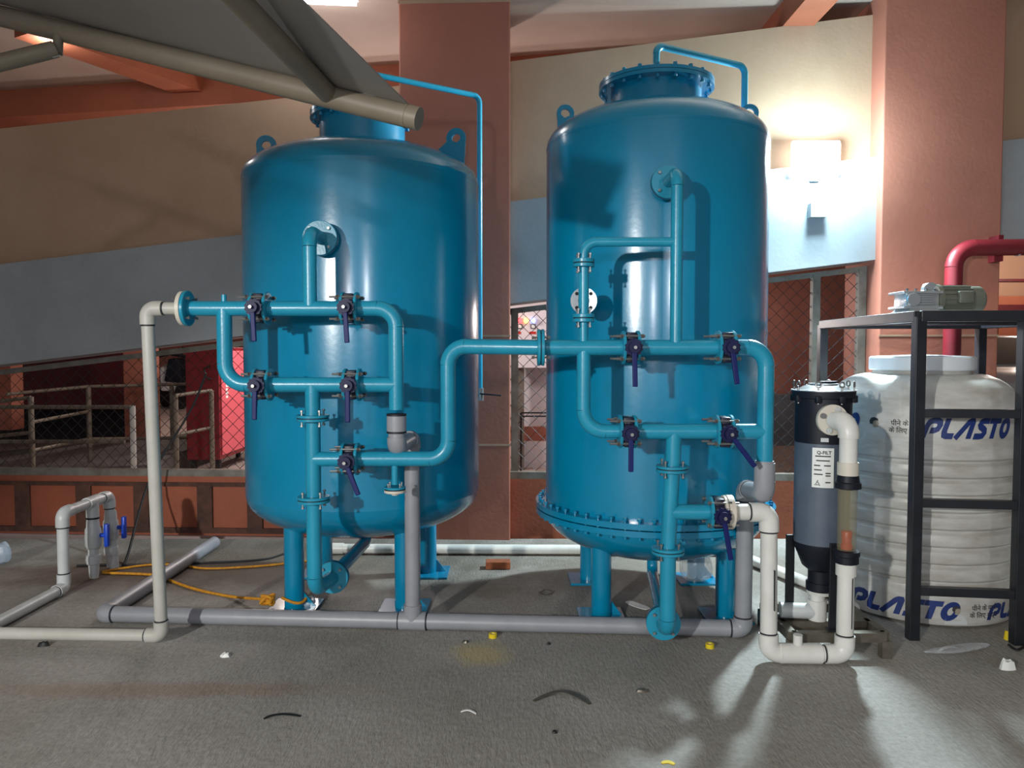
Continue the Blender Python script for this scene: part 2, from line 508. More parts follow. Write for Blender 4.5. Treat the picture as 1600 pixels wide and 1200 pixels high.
# hall behind the fence
def hall(name, m, x0, x1, y0, y1, z0, z1, label, cat):
    return MB().box((x0, y0, z0), (x1, y1, z1)).build(name, M[m], smooth=False, label=label, cat=cat, **ST)
hall('wall_white', 'white', -1.3, 1.75, 7.5, 7.7, 0.5, 3.5, 'white hall wall behind the electrical panel', 'wall')
hall('wall_white_base', 'orange', -1.3, 1.75, 7.46, 7.7, 0.36, 0.5, 'orange stripe at the foot of the white hall wall', 'wall')
hall('wall_white_plinth', 'white', -1.3, 1.75, 7.44, 7.72, 0.1, 0.36, 'pale plinth under the orange stripe', 'wall')
hall('wall_hall', 'orange', 2.0, 3.2, 6.9, 7.1, 0.72, 3.5, 'orange hall wall seen through the fence beside the tall tank', 'wall')
hall('wall_hall_low', 'greyc', 1.9, 3.3, 6.6, 6.8, 0.42, 0.86, 'dark grey low hall wall behind the bag filter', 'wall')
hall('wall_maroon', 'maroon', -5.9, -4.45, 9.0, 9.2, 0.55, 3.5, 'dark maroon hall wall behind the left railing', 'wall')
hall('wall_dark', 'dark', -8.5, -4.5, 9.4, 9.6, 0.1, 3.5, 'black wall with the shade of the recess in its colour, below the maroon wall', 'wall')  # near-black colour stands in for the shade in the gap
hall('pillar', 'orange', -4.3, -3.95, 8.5, 8.6, 0.1, 3.5, 'orange hall pillar seen left of the red cabinet', 'pillar')
hall('pillar', 'orange', -5.32, -5.16, 7.9, 8.1, 0.42, 3.5, 'narrow orange hall pillar at the far left', 'pillar')
hall('wall_peach', 'peach', 3.5, 14.0, 15.5, 15.7, 0.1, 3.5, 'lit orange hall wall at the far right', 'wall')
hall('wall_beam', 'maroon', 5.0, 14.0, 14.4, 14.6, 1.93, 2.10, 'dark red crossbar in the hall above the white car', 'beam')
hall('wall_beam', 'beam', 5.0, 14.0, 14.4, 14.65, 2.10, 2.26, 'orange brown crossbar in the hall above the white car', 'beam')
hall('wall_beam', 'maroon', 5.0, 14.0, 14.4, 14.6, 2.53, 2.58, 'thin dark crossbar in the hall above the white car', 'beam')
hall('wall_panel', 'beam', 8.85, 12.0, 14.0, 14.2, 0.1, 1.86, 'orange brown hall panel behind the white car', 'wall')
# sloping grey mound of the ramp start
MB().hexa([(-5.6, 6.6, 0.1), (-3.1, 6.6, 0.1), (-3.1, 8.4, 0.1), (-5.6, 8.4, 0.1), (-5.6, 6.6, 0.12), (-3.1, 6.6, 0.26), (-3.1, 8.4, 0.36), (-5.6, 8.4, 0.14)]).build('ramp_foot', M['greyc'], smooth=False, label='grey concrete ramp foot behind the left railing', cat='ramp', **ST)

# ------------------------------------------------------------------ fence
def clip(p, d, poly):
    t0, t1 = -1e9, 1e9
    n = len(poly)
    for i in range(n):
        a, b = poly[i], poly[(i + 1) % n]
        nx, ny = -(b[1] - a[1]), (b[0] - a[0])      # inside is left of edge (ccw)
        den = nx * d[0] + ny * d[1]
        num = nx * (a[0] - p[0]) + ny * (a[1] - p[1])
        if abs(den) < 1e-9:
            if num > 0:
                return None
            continue
        t = num / den
        if den > 0:
            t0 = max(t0, t)
        else:
            t1 = min(t1, t)
    return (t0, t1) if t1 - t0 > 0.01 else None

def fence(x0, x1, label, posts):
    t = thing('fence_panel', (x0, WY(x0, 0.07), 0.385), label, 'fence', 'chain link fence panels on the plinth wall')
    zt = lambda x: bandbot(x) - 0.045
    MB().wbox(x0, x1, 0.0, 0.06, 0.385, 0.43).build('bottom_rail', M['ledge'], t, smooth=False)
    p0, p1 = Vector((x0, WY(x0, 0.08), zt(x0))), Vector((x1, WY(x1, 0.08), zt(x1)))
    MB().bar(p0, p1, 0.04, 0.035).build('top_rail', M['ledge'], t, smooth=False)
    for px in posts:
        MB().wbox(px - 0.024, px + 0.024, 0.05, 0.1, 0.43, zt).build('post', M['ledge'], t, smooth=False)
    poly = [(x0, 0.43), (x1, 0.43), (x1, zt(x1)), (x0, zt(x0))]
    s = 0.088
    m = MB()
    n = int((x1 - x0 + 1.8) / s) + 2
    for sgn in (1, -1):
        for k in range(-22, n + 22):
            p = (x0 + k * s, 0.43)
            c = clip(p, (sgn * 1.0, 1.0), poly)
            if not c:
                continue
            q = []
            segs = max(1, int((c[1] - c[0]) / (s / 2)))
            a = Vector((p[0] + sgn * c[0], 0, p[1] + c[0]))
            b = Vector((p[0] + sgn * c[1], 0, p[1] + c[1]))
            off = 0.075 + 0.002 * sgn
            m.tube([(a.x, WY(a.x, off), a.z), (b.x, WY(b.x, off), b.z)], 0.0019, n=4, cap=False)
    m.build('wire_mesh', M['wire'], t, smooth=False, kind='stuff')
    return t
fence(XL, -2.05, 'chain link fence panel at the far left, over the plinth wall', (XL + 0.03,))
fence(-2.05, XC0, 'chain link fence panel in front of the red cabinet', (XC0 - 0.03,))
fence(XC1, 1.985, 'chain link fence panel behind the right blue tank', (XC1 + 0.03,))
fence(1.985, XC2, 'narrow chain link fence panel beside the right pillar', (2.0, XC2 - 0.03))

# railings in the hall
def railing(name, pts_posts, rails, label, grp='hall pipe railings', pale=False):
    b = pts_posts[0]
    t = thing(name, b[0], label, 'railing', grp)
    for k, (p, q) in enumerate(pts_posts):
        MB().tube([p, q], 0.021, 10).build('post', M['wpvc3' if pale and k == 0 else 'rail'], t)
    for (p, q) in rails:
        MB().tube([p, q], 0.015, 10).build('rail', M['rail'], t)
Y0 = 6.1
zf = 0.1
railing('pipe_railing', [((at(48, 620, Y0).x, Y0, zf), at(48, 620, Y0)), ((at(138, 606, 6.9).x, 6.9, zf), at(138, 604, 6.9)), ((at(268, 598, 7.4).x, 7.4, zf), at(268, 598, 7.4))],
        [(at(-30, 631, Y0), at(48, 621, Y0)), (at(10, 616, 6.4), at(138, 604, 6.9)), (at(138, 604, 6.9), at(300, 600, 7.4)), (at(-30, 684, Y0), at(48, 676, Y0)), (at(48, 660, Y0), at(138, 643, 6.9)), (at(50, 704, Y0), at(138, 686, 6.9)), (at(138, 686, 6.9), at(300, 684, 7.4))],
        'bent dull pipe railing climbing the ramp at far left')
railing('pipe_railing', [((at(207, 636, 5.75).x, 5.75, zf), at(207, 634, 5.75)), ((at(-60, 636, 5.75).x, 5.75, zf), at(-60, 636, 5.75))],
        [(at(-60, 636, 5.75), at(209, 636, 5.75)), (at(-60, 690, 5.75), at(195, 690, 5.75))],
        'straight horizontal pipe railing with pale end post behind fence', pale=True)
railing('pipe_railing', [((at(274, 618, 6.3).x, 6.3, zf), at(274, 618, 6.3)), ((at(330, 610, 6.6).x, 6.6, zf), at(330, 610, 6.6))], [(at(274, 618, 6.3), at(330, 610, 6.6)), (at(274, 680, 6.3), at(330, 668, 6.6))],
        'short pipe railing just left of the red cabinet')

# red fire cabinet
cx0, cx1 = at(290, 600, 7.0).x, at(342, 600, 7.0).x
t = thing('red_cabinet', ((cx0 + cx1) / 2, 7.5, 0.1), 'tall red steel cabinet behind the fence, left of the blue tank', 'cabinet')
MB().box((cx0, 7.0, 0.24), (cx1, 8.3, 1.27)).build('body', M['red'], t, smooth=False, bevel=0.006)
for (x, y) in ((cx0 + .04, 7.06), (cx1 - .04, 7.06), (cx0 + .04, 8.2), (cx1 - .04, 8.2)):
    MB().cbox((x, y, 0.17), (0.04, 0.04, 0.14)).build('leg', M['dark'], t, smooth=False)
dr = MB().box((cx1, 7.04, 0.28), (cx1 + 0.012, 8.26, 1.24)).build('door', M['redlit'], t, smooth=False, bevel=0.004)
MB().box((cx1 + 0.012, 7.3, 0.93), (cx1 + 0.016, 7.36, 1.02)).build('label_plate', M['paper'], dr, smooth=False)
mm = MB()
for k, (h, wd) in enumerate(((0.03, .05), (0.05, .06), (0.04, .05), (0.045, .06), (0.03, .05))):
    mm.box((cx1 + 0.012, 7.13, 0.80 + k * 0.034), (cx1 + 0.015, 7.13 + wd, 0.822 + k * 0.034))
mm.build('white_lettering', M['paper'], dr, smooth=False, kind='stuff')
MB().box((cx1 + 0.012, 7.5, 0.84), (cx1 + 0.015, 8.2, 0.852)).build('vent_line', M['maroon'], dr, smooth=False)
MB().tube([(cx1 - .06, 6.985, 0.98), (cx1 - .1, 6.96, 1.0), (cx1 - .12, 6.97, 1.08), (cx1 - .07, 6.985, 1.1)], 0.008, 8).build('wire_hook', M['rubber'], t)

# parked scooter, far back
sc = Vector((at(268, 600, 15.0).x, 15.0, 0.1))
t = thing('motor_scooter', sc, 'black and white motor scooter parked far behind the fence', 'scooter')
MB().tube([sc + Vector((.22, 0, .25)), sc + Vector((.16, 0, .25))], 0.25, 20).build('wheel', M['rubber'], t)
MB().tube([sc + Vector((-.3, .5, .25)), sc + Vector((-.36, .5, .25))], 0.25, 20).build('wheel', M['rubber'], t)
MB().hexa([sc + Vector(v) for v in ((-.2, -.05, .35), (.2, -.1, .35), (.2, .3, .35), (-.2, .3, .35), (-.24, 0, .8), (.16, -.06, .85), (.2, .25, .9), (-.24, .25, .9))]).build('body_panel', M['carwhite'], t, bevel=0.04)
MB().hexa([sc + Vector(v) for v in ((-.1, -.12, .55), (.26, -.12, .5), (.26, .2, .5), (-.1, .2, .5), (-.02, -.1, .98), (.2, -.1, .98), (.2, .2, 1.0), (-.02, .2, 1.0))]).build('front_apron', M['blackp'], t, bevel=0.03)
MB().tube([sc + Vector((-.3, 0, 1.02)), sc + Vector((0, -.06, 1.08)), sc + Vector((.3, 0, 1.02))], 0.03, 8).build('handlebar', M['blackp'], t)
for s in (-1, 1):
    MB().tube([sc + Vector((s * .2, 0, 1.06)), sc + Vector((s * .26, 0, 1.2))], [0.01, 0.05], 8).build('mirror', M['blackp'], t)

# electrical panel with indicator lamps
t = thing('electrical_panel', (0.25, 7.2, 0.1), 'white electrical panel with three glowing indicator lamps behind the fence', 'panel')
ex0 = at(806, 500, 7.1).x
MB().box((ex0, 7.12, 1.08), (ex0 + .62, 7.42, 1.62)).build('box', M['panelw'], t, smooth=False, bevel=0.006)
MB().box((ex0 + .02, 7.3, 0.1), (ex0 + .08, 7.4, 1.08)).build('leg', M['ledge'], t, smooth=False)
MB().box((ex0 + .54, 7.3, 0.1), (ex0 + .60, 7.4, 1.08)).build('leg', M['ledge'], t, smooth=False)
for (px, mk) in ((812.5, 'ledr'), (822.5, 'ledy'), (832.5, 'ledb')):
    p = at(px, 501, 7.11)
    MB().lathe([(0.026, 0), (0.026, 0.012), (0.018, 0.026), (0.0, 0.03)], p, (0, -1, 0), 16).build('indicator_lamp', M[mk], t)
for px in (812.5, 833):
    p = at(px, 510, 7.118)
    q = MB().cbox(p, (0.045, 0.012, 0.042)).build('meter', M['blackp'], t, smooth=False)
    MB().cbox(p + Vector((0, -.008, 0)), (0.032, 0.004, 0.03)).build('meter_face', M['paper'], q, smooth=False)
for px in (811, 830, 835):
    p = at(px, 520, 7.118)
    MB().cbox(p, (0.03, 0.006, 0.022)).build('warning_mark', M['redplastic'], t, smooth=False)
# dark barrier frame on the hall floor
t = thing('barrier_frame', (0.35, 6.6, 0.1), 'thin black steel barrier frame behind the middle fence', 'barrier')
f0 = at(814, 645, 6.6)
MB().bar((f0.x, 6.6, 0.1), (f0.x, 6.6, f0.z), .016, .016).build('post', M['black'], t, smooth=False)
MB().bar((f0.x + 1.1, 6.6, 0.1), (f0.x + 1.1, 6.6, f0.z), .016, .016).build('post', M['black'], t, smooth=False)
for dz in (0.0, -0.03):
    MB().bar((f0.x, 6.6, f0.z + dz), (f0.x + 1.1, 6.6, f0.z + dz), .012, .012).build('rail', M['black'], t, smooth=False)

# white car at the far right
cc = Vector((7.1, 10.0, 0.1))
t = thing('white_car', cc, 'white car parked in the hall at the far right', 'car')
def loft(name, secs, m, parent):
    mb = MB()
    n = len(secs[0])
    vs = [Vector(p) + cc for s_ in secs for p in s_]
    fs = []
    for i in range(len(secs) - 1):
        for k in range(n):
            k2 = (k + 1) % n
            fs.append((i * n + k, i * n + k2, (i + 1) * n + k2, (i + 1) * n + k))
    fs.append(tuple(range(n)))
    fs.append(tuple(range((len(secs) - 1) * n, len(secs) * n)))
    mb.add(vs, fs)
    return mb.build(name, m, parent, bevel=0.02)
def sec(y, w0, w1, z0, z1):
    return [(-w0, y, z0), (w0, y, z0), (w0, y, (z0 + z1) / 2), (w1, y, z1), (-w1, y, z1), (-w0, y, (z0 + z1) / 2)]
loft('body', [sec(0, .78, .70, .2, .72), sec(.12, .86, .78, .18, .82), sec(1.0, .87, .8, .18, .93), sec(3.8, .86, .8, .2, .95)], M['carwhite'], t)
loft('roof', [sec(.95, .76, .72, .9, .94), sec(1.6, .70, .60, .92, 1.36), sec(2.6, .70, .60, .92, 1.4), sec(3.7, .72, .6, .92, 1.1)], M['carwhite'], t)
MB().hexa([cc + Vector(v) for v in ((-.68, .93, .95), (.68, .93, .95), (.68, 1.0, .95), (-.68, 1.0, .95), (-.58, 1.50, 1.34), (.58, 1.50, 1.34), (.58, 1.57, 1.33), (-.58, 1.57, 1.33))]).build('windscreen', M['glassdark'], t)
gr = MB().box(cc + Vector((-.5, -.03, .42)), cc + Vector((.62, .05, .68))).build('grille', M['blackp'], t)
for k in range(4):
    MB().box(cc + Vector((-.4, -.045, .45 + k * .06)), cc + Vector((.55, -.03, .462 + k * .06))).build('grille_bar', M['alum'], gr, smooth=False)
MB().box(cc + Vector((-.1, -.06, .3)), cc + Vector((.5, -.03, .41))).build('number_plate', M['paper'], t, smooth=False)
for s in (-1, 1):
    MB().hexa([cc + Vector((s * .7, 0, 0)) + Vector(v) for v in ((-.12, -.02, .56), (.1, .04, .56), (.1, .12, .56), (-.12, .12, .56), (-.12, -.02, .7), (.1, .04, .72), (.1, .12, .72), (-.12, .12, .7))]).build('headlamp', M['alum'], t)
    for y in (.7, 3.0):
        MB().tube([cc + Vector((s * .72, y, .3)), cc + Vector((s * .88, y, .3))], 0.3, 24).build('wheel', M['rubber'], t)

# ------------------------------------------------------------------ piping kit
boltm = {}
def bolt_mesh(r, l, key='bolt'):
    k = (r, l)
    if k not in boltm:
        b = MB()
        b.lathe([(r, -l / 2), (r, -l / 2 + r * 1.1), (r * .55, -l / 2 + r * 1.1), (r * .55, l / 2 - r * 1.1), (r, l / 2 - r * 1.1), (r, l / 2)], (0, 0, 0), (0, 0, 1), 6)
        me = bpy.data.meshes.new('bolt')
        me.from_pydata(b.v, [], b.f)
        me.materials.append(M['zinc'])
        boltm[k] = me
    return boltm[k]

def perp(axis):
    t = Vector(axis).normalized()
    u = Vector((0, 0, 1)) if abs(t.z) < 0.9 else Vector((1, 0, 0))
    u = (u - t * u.dot(t)).normalized()
    return t, u, t.cross(u)

def flange(parent, c, axis, r=0.066, t=0.014, m='pipe', nb=4, name='flange', bl=None, br=0.0066, rot=PI / 4, bo=0.0, inner=0.0):
    c = Vector(c)
    if inner:
        o = MB().ring(c, axis, inner, r, t).build(name, M[m], parent)
    else:
        o = MB().lathe([(r - .002, -t / 2), (r, -t / 2 + .002), (r, t / 2 - .002), (r - .002, t / 2)], c, axis, 32).build(name, M[m], parent)
    if nb:
        ax, u, v = perp(axis)
        for k in range(nb):
            a = rot + 2 * PI * k / nb
            inst('bolt', bolt_mesh(br, bl or t + 0.03), c + ax * bo + (u * math.cos(a) + v * math.sin(a)) * r * 0.76, axis, o)
    return o

def flange_pair(parent, c, axis, r=0.066, t=0.013, m='pipe', nb=4, m2=None):
    c = Vector(c)
    ax = Vector(axis).normalized()
    flange(parent, c - ax * (t / 2 + .0018), axis, r, t, m, 0)
    MB().lathe([(r * .96, -.0018), (r * .96, .0018)], c, axis, 28).build('gasket', M['rubber'], parent)
    flange(parent, c + ax * (t / 2 + .0018), axis, r, t, m2 or m, nb, bl=2 * t + 0.045, bo=-(t / 2 + .0018))

def arc(p0, p1, p2, br, n=9):
    a = (p0 - p1).normalized()
    b = (p2 - p1).normalized()
    ang = a.angle(b)
    tl = br / math.tan(ang / 2)
    s, e = p1 + a * tl, p1 + b * tl
    ctr = p1 + (a + b).normalized() * (br / math.sin(ang / 2))
    pts = []
    u = (s - ctr)
    axis = u.cross(e - ctr).normalized()
    tot = u.angle(e - ctr)
    for i in range(n + 1):
        pts.append(ctr + Matrix.Rotation(tot * i / n, 3, axis) @ u)
    return pts, tl

def run(parent, pts, r, br, m='pipe', sock=0.0, sl=0.03, fm=None, names=('pipe', 'elbow'), n=20, mark=False):
    pts = [Vector(p) for p in pts]
    cur = pts[0]
    for i in range(1, len(pts)):
        if i < len(pts) - 1:
            ap, tl = arc(pts[i - 1], pts[i], pts[i + 1], br)
            MB().tube([cur, ap[0]], r, n).build(names[0], M[m], parent)
            if sock:
                a = (pts[i - 1] - pts[i]).normalized()
                b = (pts[i + 1] - pts[i]).normalized()
                e0, e1 = ap[0] + a * sl, ap[-1] + b * sl
                el = MB().tube([e0] + ap + [e1], r + sock, n).build(names[1], M[fm or m], parent)
                if mark:
                    for (e, ax) in ((e0, a), (e1, b)):
                        MB().lathe([(r + .0012, -.003), (r + .0012, .003)], e + ax * .004, ax, n, False).build('joint_mark', M['mark'], el)
            else:
                MB().tube(ap, r + 0.0006, n).build(names[1], M[fm or m], parent)
            cur = ap[-1]
        else:
            MB().tube([cur, pts[i]], r, n).build(names[0], M[m], parent)

def seg(parent, a, b, r, m='pipe', name='pipe', n=20):
    return MB().tube([a, b], r, n).build(name, M[m], parent)

def valve(c, lever, label, axis=(1, 0, 0), half=0.021, white_right=False):
    """wafer butterfly valve clamped between two flanges, stem towards the viewer"""
    c = Vector(c)
    t = thing('butterfly_valve', c + Vector((0, 0, -0.06)), label, 'valve', 'navy butterfly valves on the blue manifolds')
    MB().lathe([(.05, -half), (.053, -half + .004), (.053, half - .004), (.05, half)], c, axis, 28).build('body', M['castblack'], t)
    MB().cbox(c + Vector((0, -.0, .0)), (half * 1.9, 0.08, 0.118)).build('lug', M['castblack'], t, bevel=0.006)
    MB().tube([c + Vector((0, -.045, 0)), c + Vector((0, -.085, 0))], 0.019, 16).build('neck', M['castblack'], t)
    # notched plate
    mb = MB()
    prof = []
    for k in range(24):
        a = 2 * PI * k / 24
        rr = 0.036 if k % 2 else 0.031
        prof.append(c + Vector((math.cos(a) * rr, -.085, math.sin(a) * rr)))
    mb.prism(prof, (0, -.007, 0))
    mb.build('notch_plate', M['navy'], t, smooth=False)
    d = Vector(lever).normalized()
    L = Vector(lever).length
    hub = c + Vector((0, -.1, 0))
    lv = MB().tube([hub + Vector((0, .01, 0)), hub + Vector((0, -.012, 0))], 0.022, 16).build('lever_hub', M['navy'], t)
    MB().bar(hub, hub + d * L, 0.019, 0.012, up=(0, 1, 0)).build('lever', M['navy2'], t, smooth=False, bevel=0.003)
    MB().bar(hub + d * .03 + Vector((0, .014, 0)), hub + d * L * .62 + Vector((0, .014, 0)), 0.012, 0.006, up=(0, 1, 0)).build('latch', M['navy'], t, smooth=False)
    inst('hub_bolt', bolt_mesh(.007, .03), hub + Vector((0, -.014, 0)), (0, 1, 0), lv)
    for k in range(4):
        a = PI / 4 + k * PI / 2
        p = c + Vector((0, math.cos(a) * .062, math.sin(a) * .062))
        off = -0.012 if not white_right else 0.014
        MB().tube([p + Vector((-.062 + off, 0, 0)), p + Vector((.062 + off, 0, 0))], 0.0045, 8).build('stud', M['zinc'], t)
        for s in (-1, 1):
            inst('nut', bolt_mesh(.0085, .013), p + Vector((s * (half + .019), 0, 0)), axis, t)
    return t

def vflanges(parent, c, half=0.021, right='pipe'):
    c = Vector(c)
    flange(parent, c - Vector((half + .007, 0, 0)), (1, 0, 0), .066, .012, 'pipe', 0)
    flange(parent, c + Vector((half + .007, 0, 0)), (1, 0, 0), .066, .012, right, 0)

# ------------------------------------------------------------------ pressure vessels
def dome(Rr, z0, h, n=12, flip=1):
    return [(Rr * math.cos(PI / 2 * i / n) if i < n else 0.0, z0 + flip * h * math.sin(PI / 2 * i / n)) for i in range(n + 1)]

def vessel(C, Rr, zb, zt, hb, ht, label, neckr, flr, flz, legs, leg_r, legsp, lugs, seams):
    cx, cy = C
    t = thing('pressure_vessel', (cx, cy, 0), label, 'tank', 'blue filter vessels')
    MB().lathe([(Rr, zb), (Rr, zt)], (cx, cy, 0), n=96, cap=False).build('shell', M['tank'], t)
    MB().lathe([(p[0], p[1]) for p in dome(Rr, zt, ht)], (cx, cy, 0), n=96, cap=False).build('top_head', M['tank'], t)
    MB().lathe(dome(Rr, zb, hb, flip=-1), (cx, cy, 0), n=96, cap=False).build('bottom_head', M['tank'], t)
    for z in seams:
        MB().ring((cx, cy, z), (0, 0, 1), Rr - .004, Rr + .0012, .007, 96).build('weld_seam', M['tank'], t)
    nk = MB().lathe([(neckr, zt + ht * .62), (neckr, flz)], (cx, cy, 0), n=56, cap=False).build('manhole_neck', M['tank'], t)
    mf = MB().ring((cx, cy, flz), (0, 0, 1), neckr - .005, flr, .016, 64).build('manhole_flange', M['tank'], t)
    mc = MB().lathe([(flr, .0105), (flr, .026), (0, .026)], (cx, cy, flz), n=64).build('manhole_cover', M['tank'], t)
    MB().ring((cx, cy, flz + .0093), (0, 0, 1), neckr, flr - .004, .0022, 64).build('gasket', M['rubber'], mc)
    for k in range(20):
        a = 2 * PI * (k + .5) / 20
        inst('bolt', bolt_mesh(.010, .066), (cx + math.cos(a) * (flr - .02), cy + math.sin(a) * (flr - .02), flz + .009), (0, 0, 1), mc)
    for (dx, dy) in legs:
        x, y = cx + dx, cy + dy
        rr = math.hypot(dx, dy) / Rr
        ztop = zb - hb * math.sqrt(max(0, 1 - rr * rr)) + 0.05
        lg = MB().tube([(x, y, 0.012), (x, y, ztop)], leg_r, 28).build('leg', M['tank'], t)
        MB().box((x - legsp, y - legsp, 0), (x + legsp, y + legsp, .012)).build('base_plate', M['tank'], lg, smooth=False, bevel=0.002)
        MB().prism([(x + leg_r * .9, y - .004, .012), (x + legsp * .9, y - .004, .012), (x + leg_r * .9, y - .004, .085)], (0, .008, 0)).build('gusset', M['tank'], lg, smooth=False)
    for (ang, tilt, h, wd) in lugs:
        d = Vector((math.cos(ang), math.sin(ang), 0))
        nrm = Vector((-math.sin(ang), math.cos(ang), 0))
        r0 = Rr * .80
        base = Vector((cx, cy, zt + ht * math.sqrt(1 - .8 ** 2) - .06)) + d * r0
        out, inn = d * wd * .5, -d * wd * .5
        top = base + Vector((0, 0, h)) + d * wd * tilt
        # plate with an eye: outline ring joined to hole ring
        rt = .05 if Rr > .55 else .043
        outer = [base + inn * (2.4 if Rr > .55 else 1.9) + Vector((0, 0, .035)), base + out + Vector((0, 0, -.06))]
        n = 12
        arcp = [top + (d * math.cos(a) + Vector((0, 0, 1)) * math.sin(a)) * rt for a in [(-.1 + 1.2 * k / n) * PI for k in range(n + 1)]]
        ol = arcp + outer
        m2 = len(ol)
        mb = MB()
        vs, fs = [], []
        for s in (-1, 1):
            o_ = nrm * .007 * s
            vs += [p + o_ for p in ol]
            ctr = top
            vs += [ctr + o_ + (p - ctr).normalized() * .022 for p in ol]
        for i in range(m2):
            j = (i + 1) % m2
            fs.append((i, j, m2 + j, m2 + i))
            fs.append((2 * m2 + i, 3 * m2 + i, 3 * m2 + j, 2 * m2 + j))
            fs.append((i, 2 * m2 + i, 2 * m2 + j, j))
            fs.append((m2 + i, m2 + j, 3 * m2 + j, 3 * m2 + i))
        mb.add(vs, fs)
        mb.build('lifting_lug', M['tank'], t, smooth=False)
    return t

LG = [(-.29, -.29), (.29, -.29), (.29, .29), (-.29, .29)]
C1, R1 = (-.757, 3.94), .586
V1 = vessel(C1, R1, .53, 2.085, .215, .185, 'wide blue pressure tank on the left, partly under the grey canopy', .213, .258, 2.405, [(-.29, -.29), (.24, -.29), (.29, .29), (-.29, .29)], .047, .115,
            [(R_(188), .02, .125, .10), (R_(-12), .20, .15, .12)], [1.83, 2.07, .555])
C2, R2 = (.705, 3.82), .535
V2 = vessel(C2, R2, .44, 2.235, .21, .19, 'taller blue pressure tank on the right with bolted bottom flange', .218, .278, 2.515, LG, .047, .105,
            [(R_(185), .20, .10, .10), (R_(-6), .20, .10, .10)], [2.225, 1.33])
for z in (.452, .484):
    MB().ring((C2[0], C2[1], z), (0, 0, 1), R2 - .01, .585, .026, 96).build('body_flange', M['tank'], V2)
for k in range(56):
    a = 2 * PI * (k + .5) / 56
    inst('bolt', bolt_mesh(.0095, .092), (C2[0] + math.cos(a) * .564, C2[1] + math.sin(a) * .564, .470), (0, 0, 1), V2).data = bolt_mesh(.0095, .092)
for kk in ((.0095, .092), (.010, .066)):
    bolt_mesh(*kk).materials[0] = M['tank']

# vent pipes
def vent(C, flz, ztop, end, zend, r, label, valve_end):
    cx, cy = C
    t = thing('vent_pipe', (cx, cy, flz + .026), label, 'pipe', 'vent pipes over the tanks')
    seg(t, (cx, cy, flz + .02), (cx, cy, flz + .06), r * 1.15, 'pipe')
    flange(t, (cx, cy, flz + .062), (0, 0, 1), .048, .012, 'pipe', 0)
    flange(t, (cx, cy, flz + .077), (0, 0, 1), .048, .012, 'pipe', 4, bl=.06, bo=-.007)
    run(t, [(cx, cy, flz + .08), (cx, cy, ztop), (end[0], end[1], ztop), (end[0], end[1], zend)], r, .04, 'pipe')
    if valve_end:
        seg(t, (end[0], end[1], zend), (end[0], end[1], zend - .07), r * 1.5, 'zinc', 'ball_valve')
        MB().bar((end[0], end[1] - .02, zend - .03), (end[0] + .12, end[1] - .03, zend - .04), .02, .008).build('valve_handle', M['blackp'], t, smooth=False)
vent(C1, 2.405, 2.645, (-.18, 4.31), 1.03, .0145, 'thin cyan vent pipe bending down behind the left tank', True)
vent(C2, 2.515, 2.73, (1.222, 4.10), .8, .0165, 'thin blue vent pipe arching over the right tank top', False)

# tank nozzles (part of the vessels)
def nozzle(V, p, depth, r=.074, pr=.03):
    p = Vector(p)
    seg(V, p, p + Vector((0, depth, 0)), pr, 'tank', 'nozzle')
    flange(V, p + Vector((0, .008, 0)), (0, 1, 0), r, .015, 'tank', 0, 'nozzle_flange')

# ------------------------------------------------------------------ manifold of the left tank
Y1 = 3.12
r2 = .0305
def P1(px, py, Y=Y1):
    return at(px, py, Y)
A_z, B_z, C_z = P1(450, 482).z, P1(450, 601).z, P1(550, 717).z
mx = lambda px, py=600: P1(px, py).x
m1 = thing('pipe_manifold', (mx(490), Y1, 0.2), 'blue pipe manifold in front of the left tank', 'pipework', 'blue manifolds')
xA0, xV = mx(290, 482), mx(619, 560)
va1, va2, vb1, vb2, vc1 = mx(407, 482), mx(547, 482), mx(411, 601), mx(551, 601), mx(548, 717)
g = .03
flange(m1, (xA0 + .008, Y1, A_z), (1, 0, 0), .072, .014, 'pipe', 4, bl=.07, bo=-.01)
seg(m1, (xA0, Y1, A_z), (va1 - g, Y1, A_z), r2)
seg(m1, (va1 + g, Y1, A_z), (va2 - g, Y1, A_z), r2)
run(m1, [(va2 + g, Y1, A_z), (xV, Y1, A_z), (xV, Y1, P1(619, 640).z)], r2, .075)
xB = mx(351, 540)
run(m1, [(xB, Y1, A_z), (xB, Y1, B_z), (vb1 - g, Y1, B_z)], r2, .085)
seg(m1, (vb1 + g, Y1, B_z), (vb2 - g, Y1, B_z), r2)
seg(m1, (vb2 + g, Y1, B_z), (xV, Y1, B_z), r2)
seg(m1, (mx(350, 470), Y1, A_z), (mx(350, 470), Y1, A_z + .055), .011, 'pipe', 'stub')
for (x, z) in ((va1, A_z), (va2, A_z), (vb1, B_z), (vb2, B_z), (vc1, C_z)):
    vflanges(m1, (x, Y1, z))
# riser to the tank nozzle
xr, zr = mx(484, 430), P1(484, 362).z
run(m1, [(xr, Y1, A_z), (xr, Y1, zr), (xr, 3.30, zr)], r2 - .002, .06)
flange(m1, (xr, 3.292, zr), (0, 1, 0), .074, .014, 'pipe', 4, bl=.06, bo=.012)
MB().lathe([(.0745, -.002), (.0745, .002)], (xr, 3.302, zr), (0, 1, 0), 32).build('gasket', M['rubber'], m1)
nozzle(V1, (xr, 3.304, zr), .1)
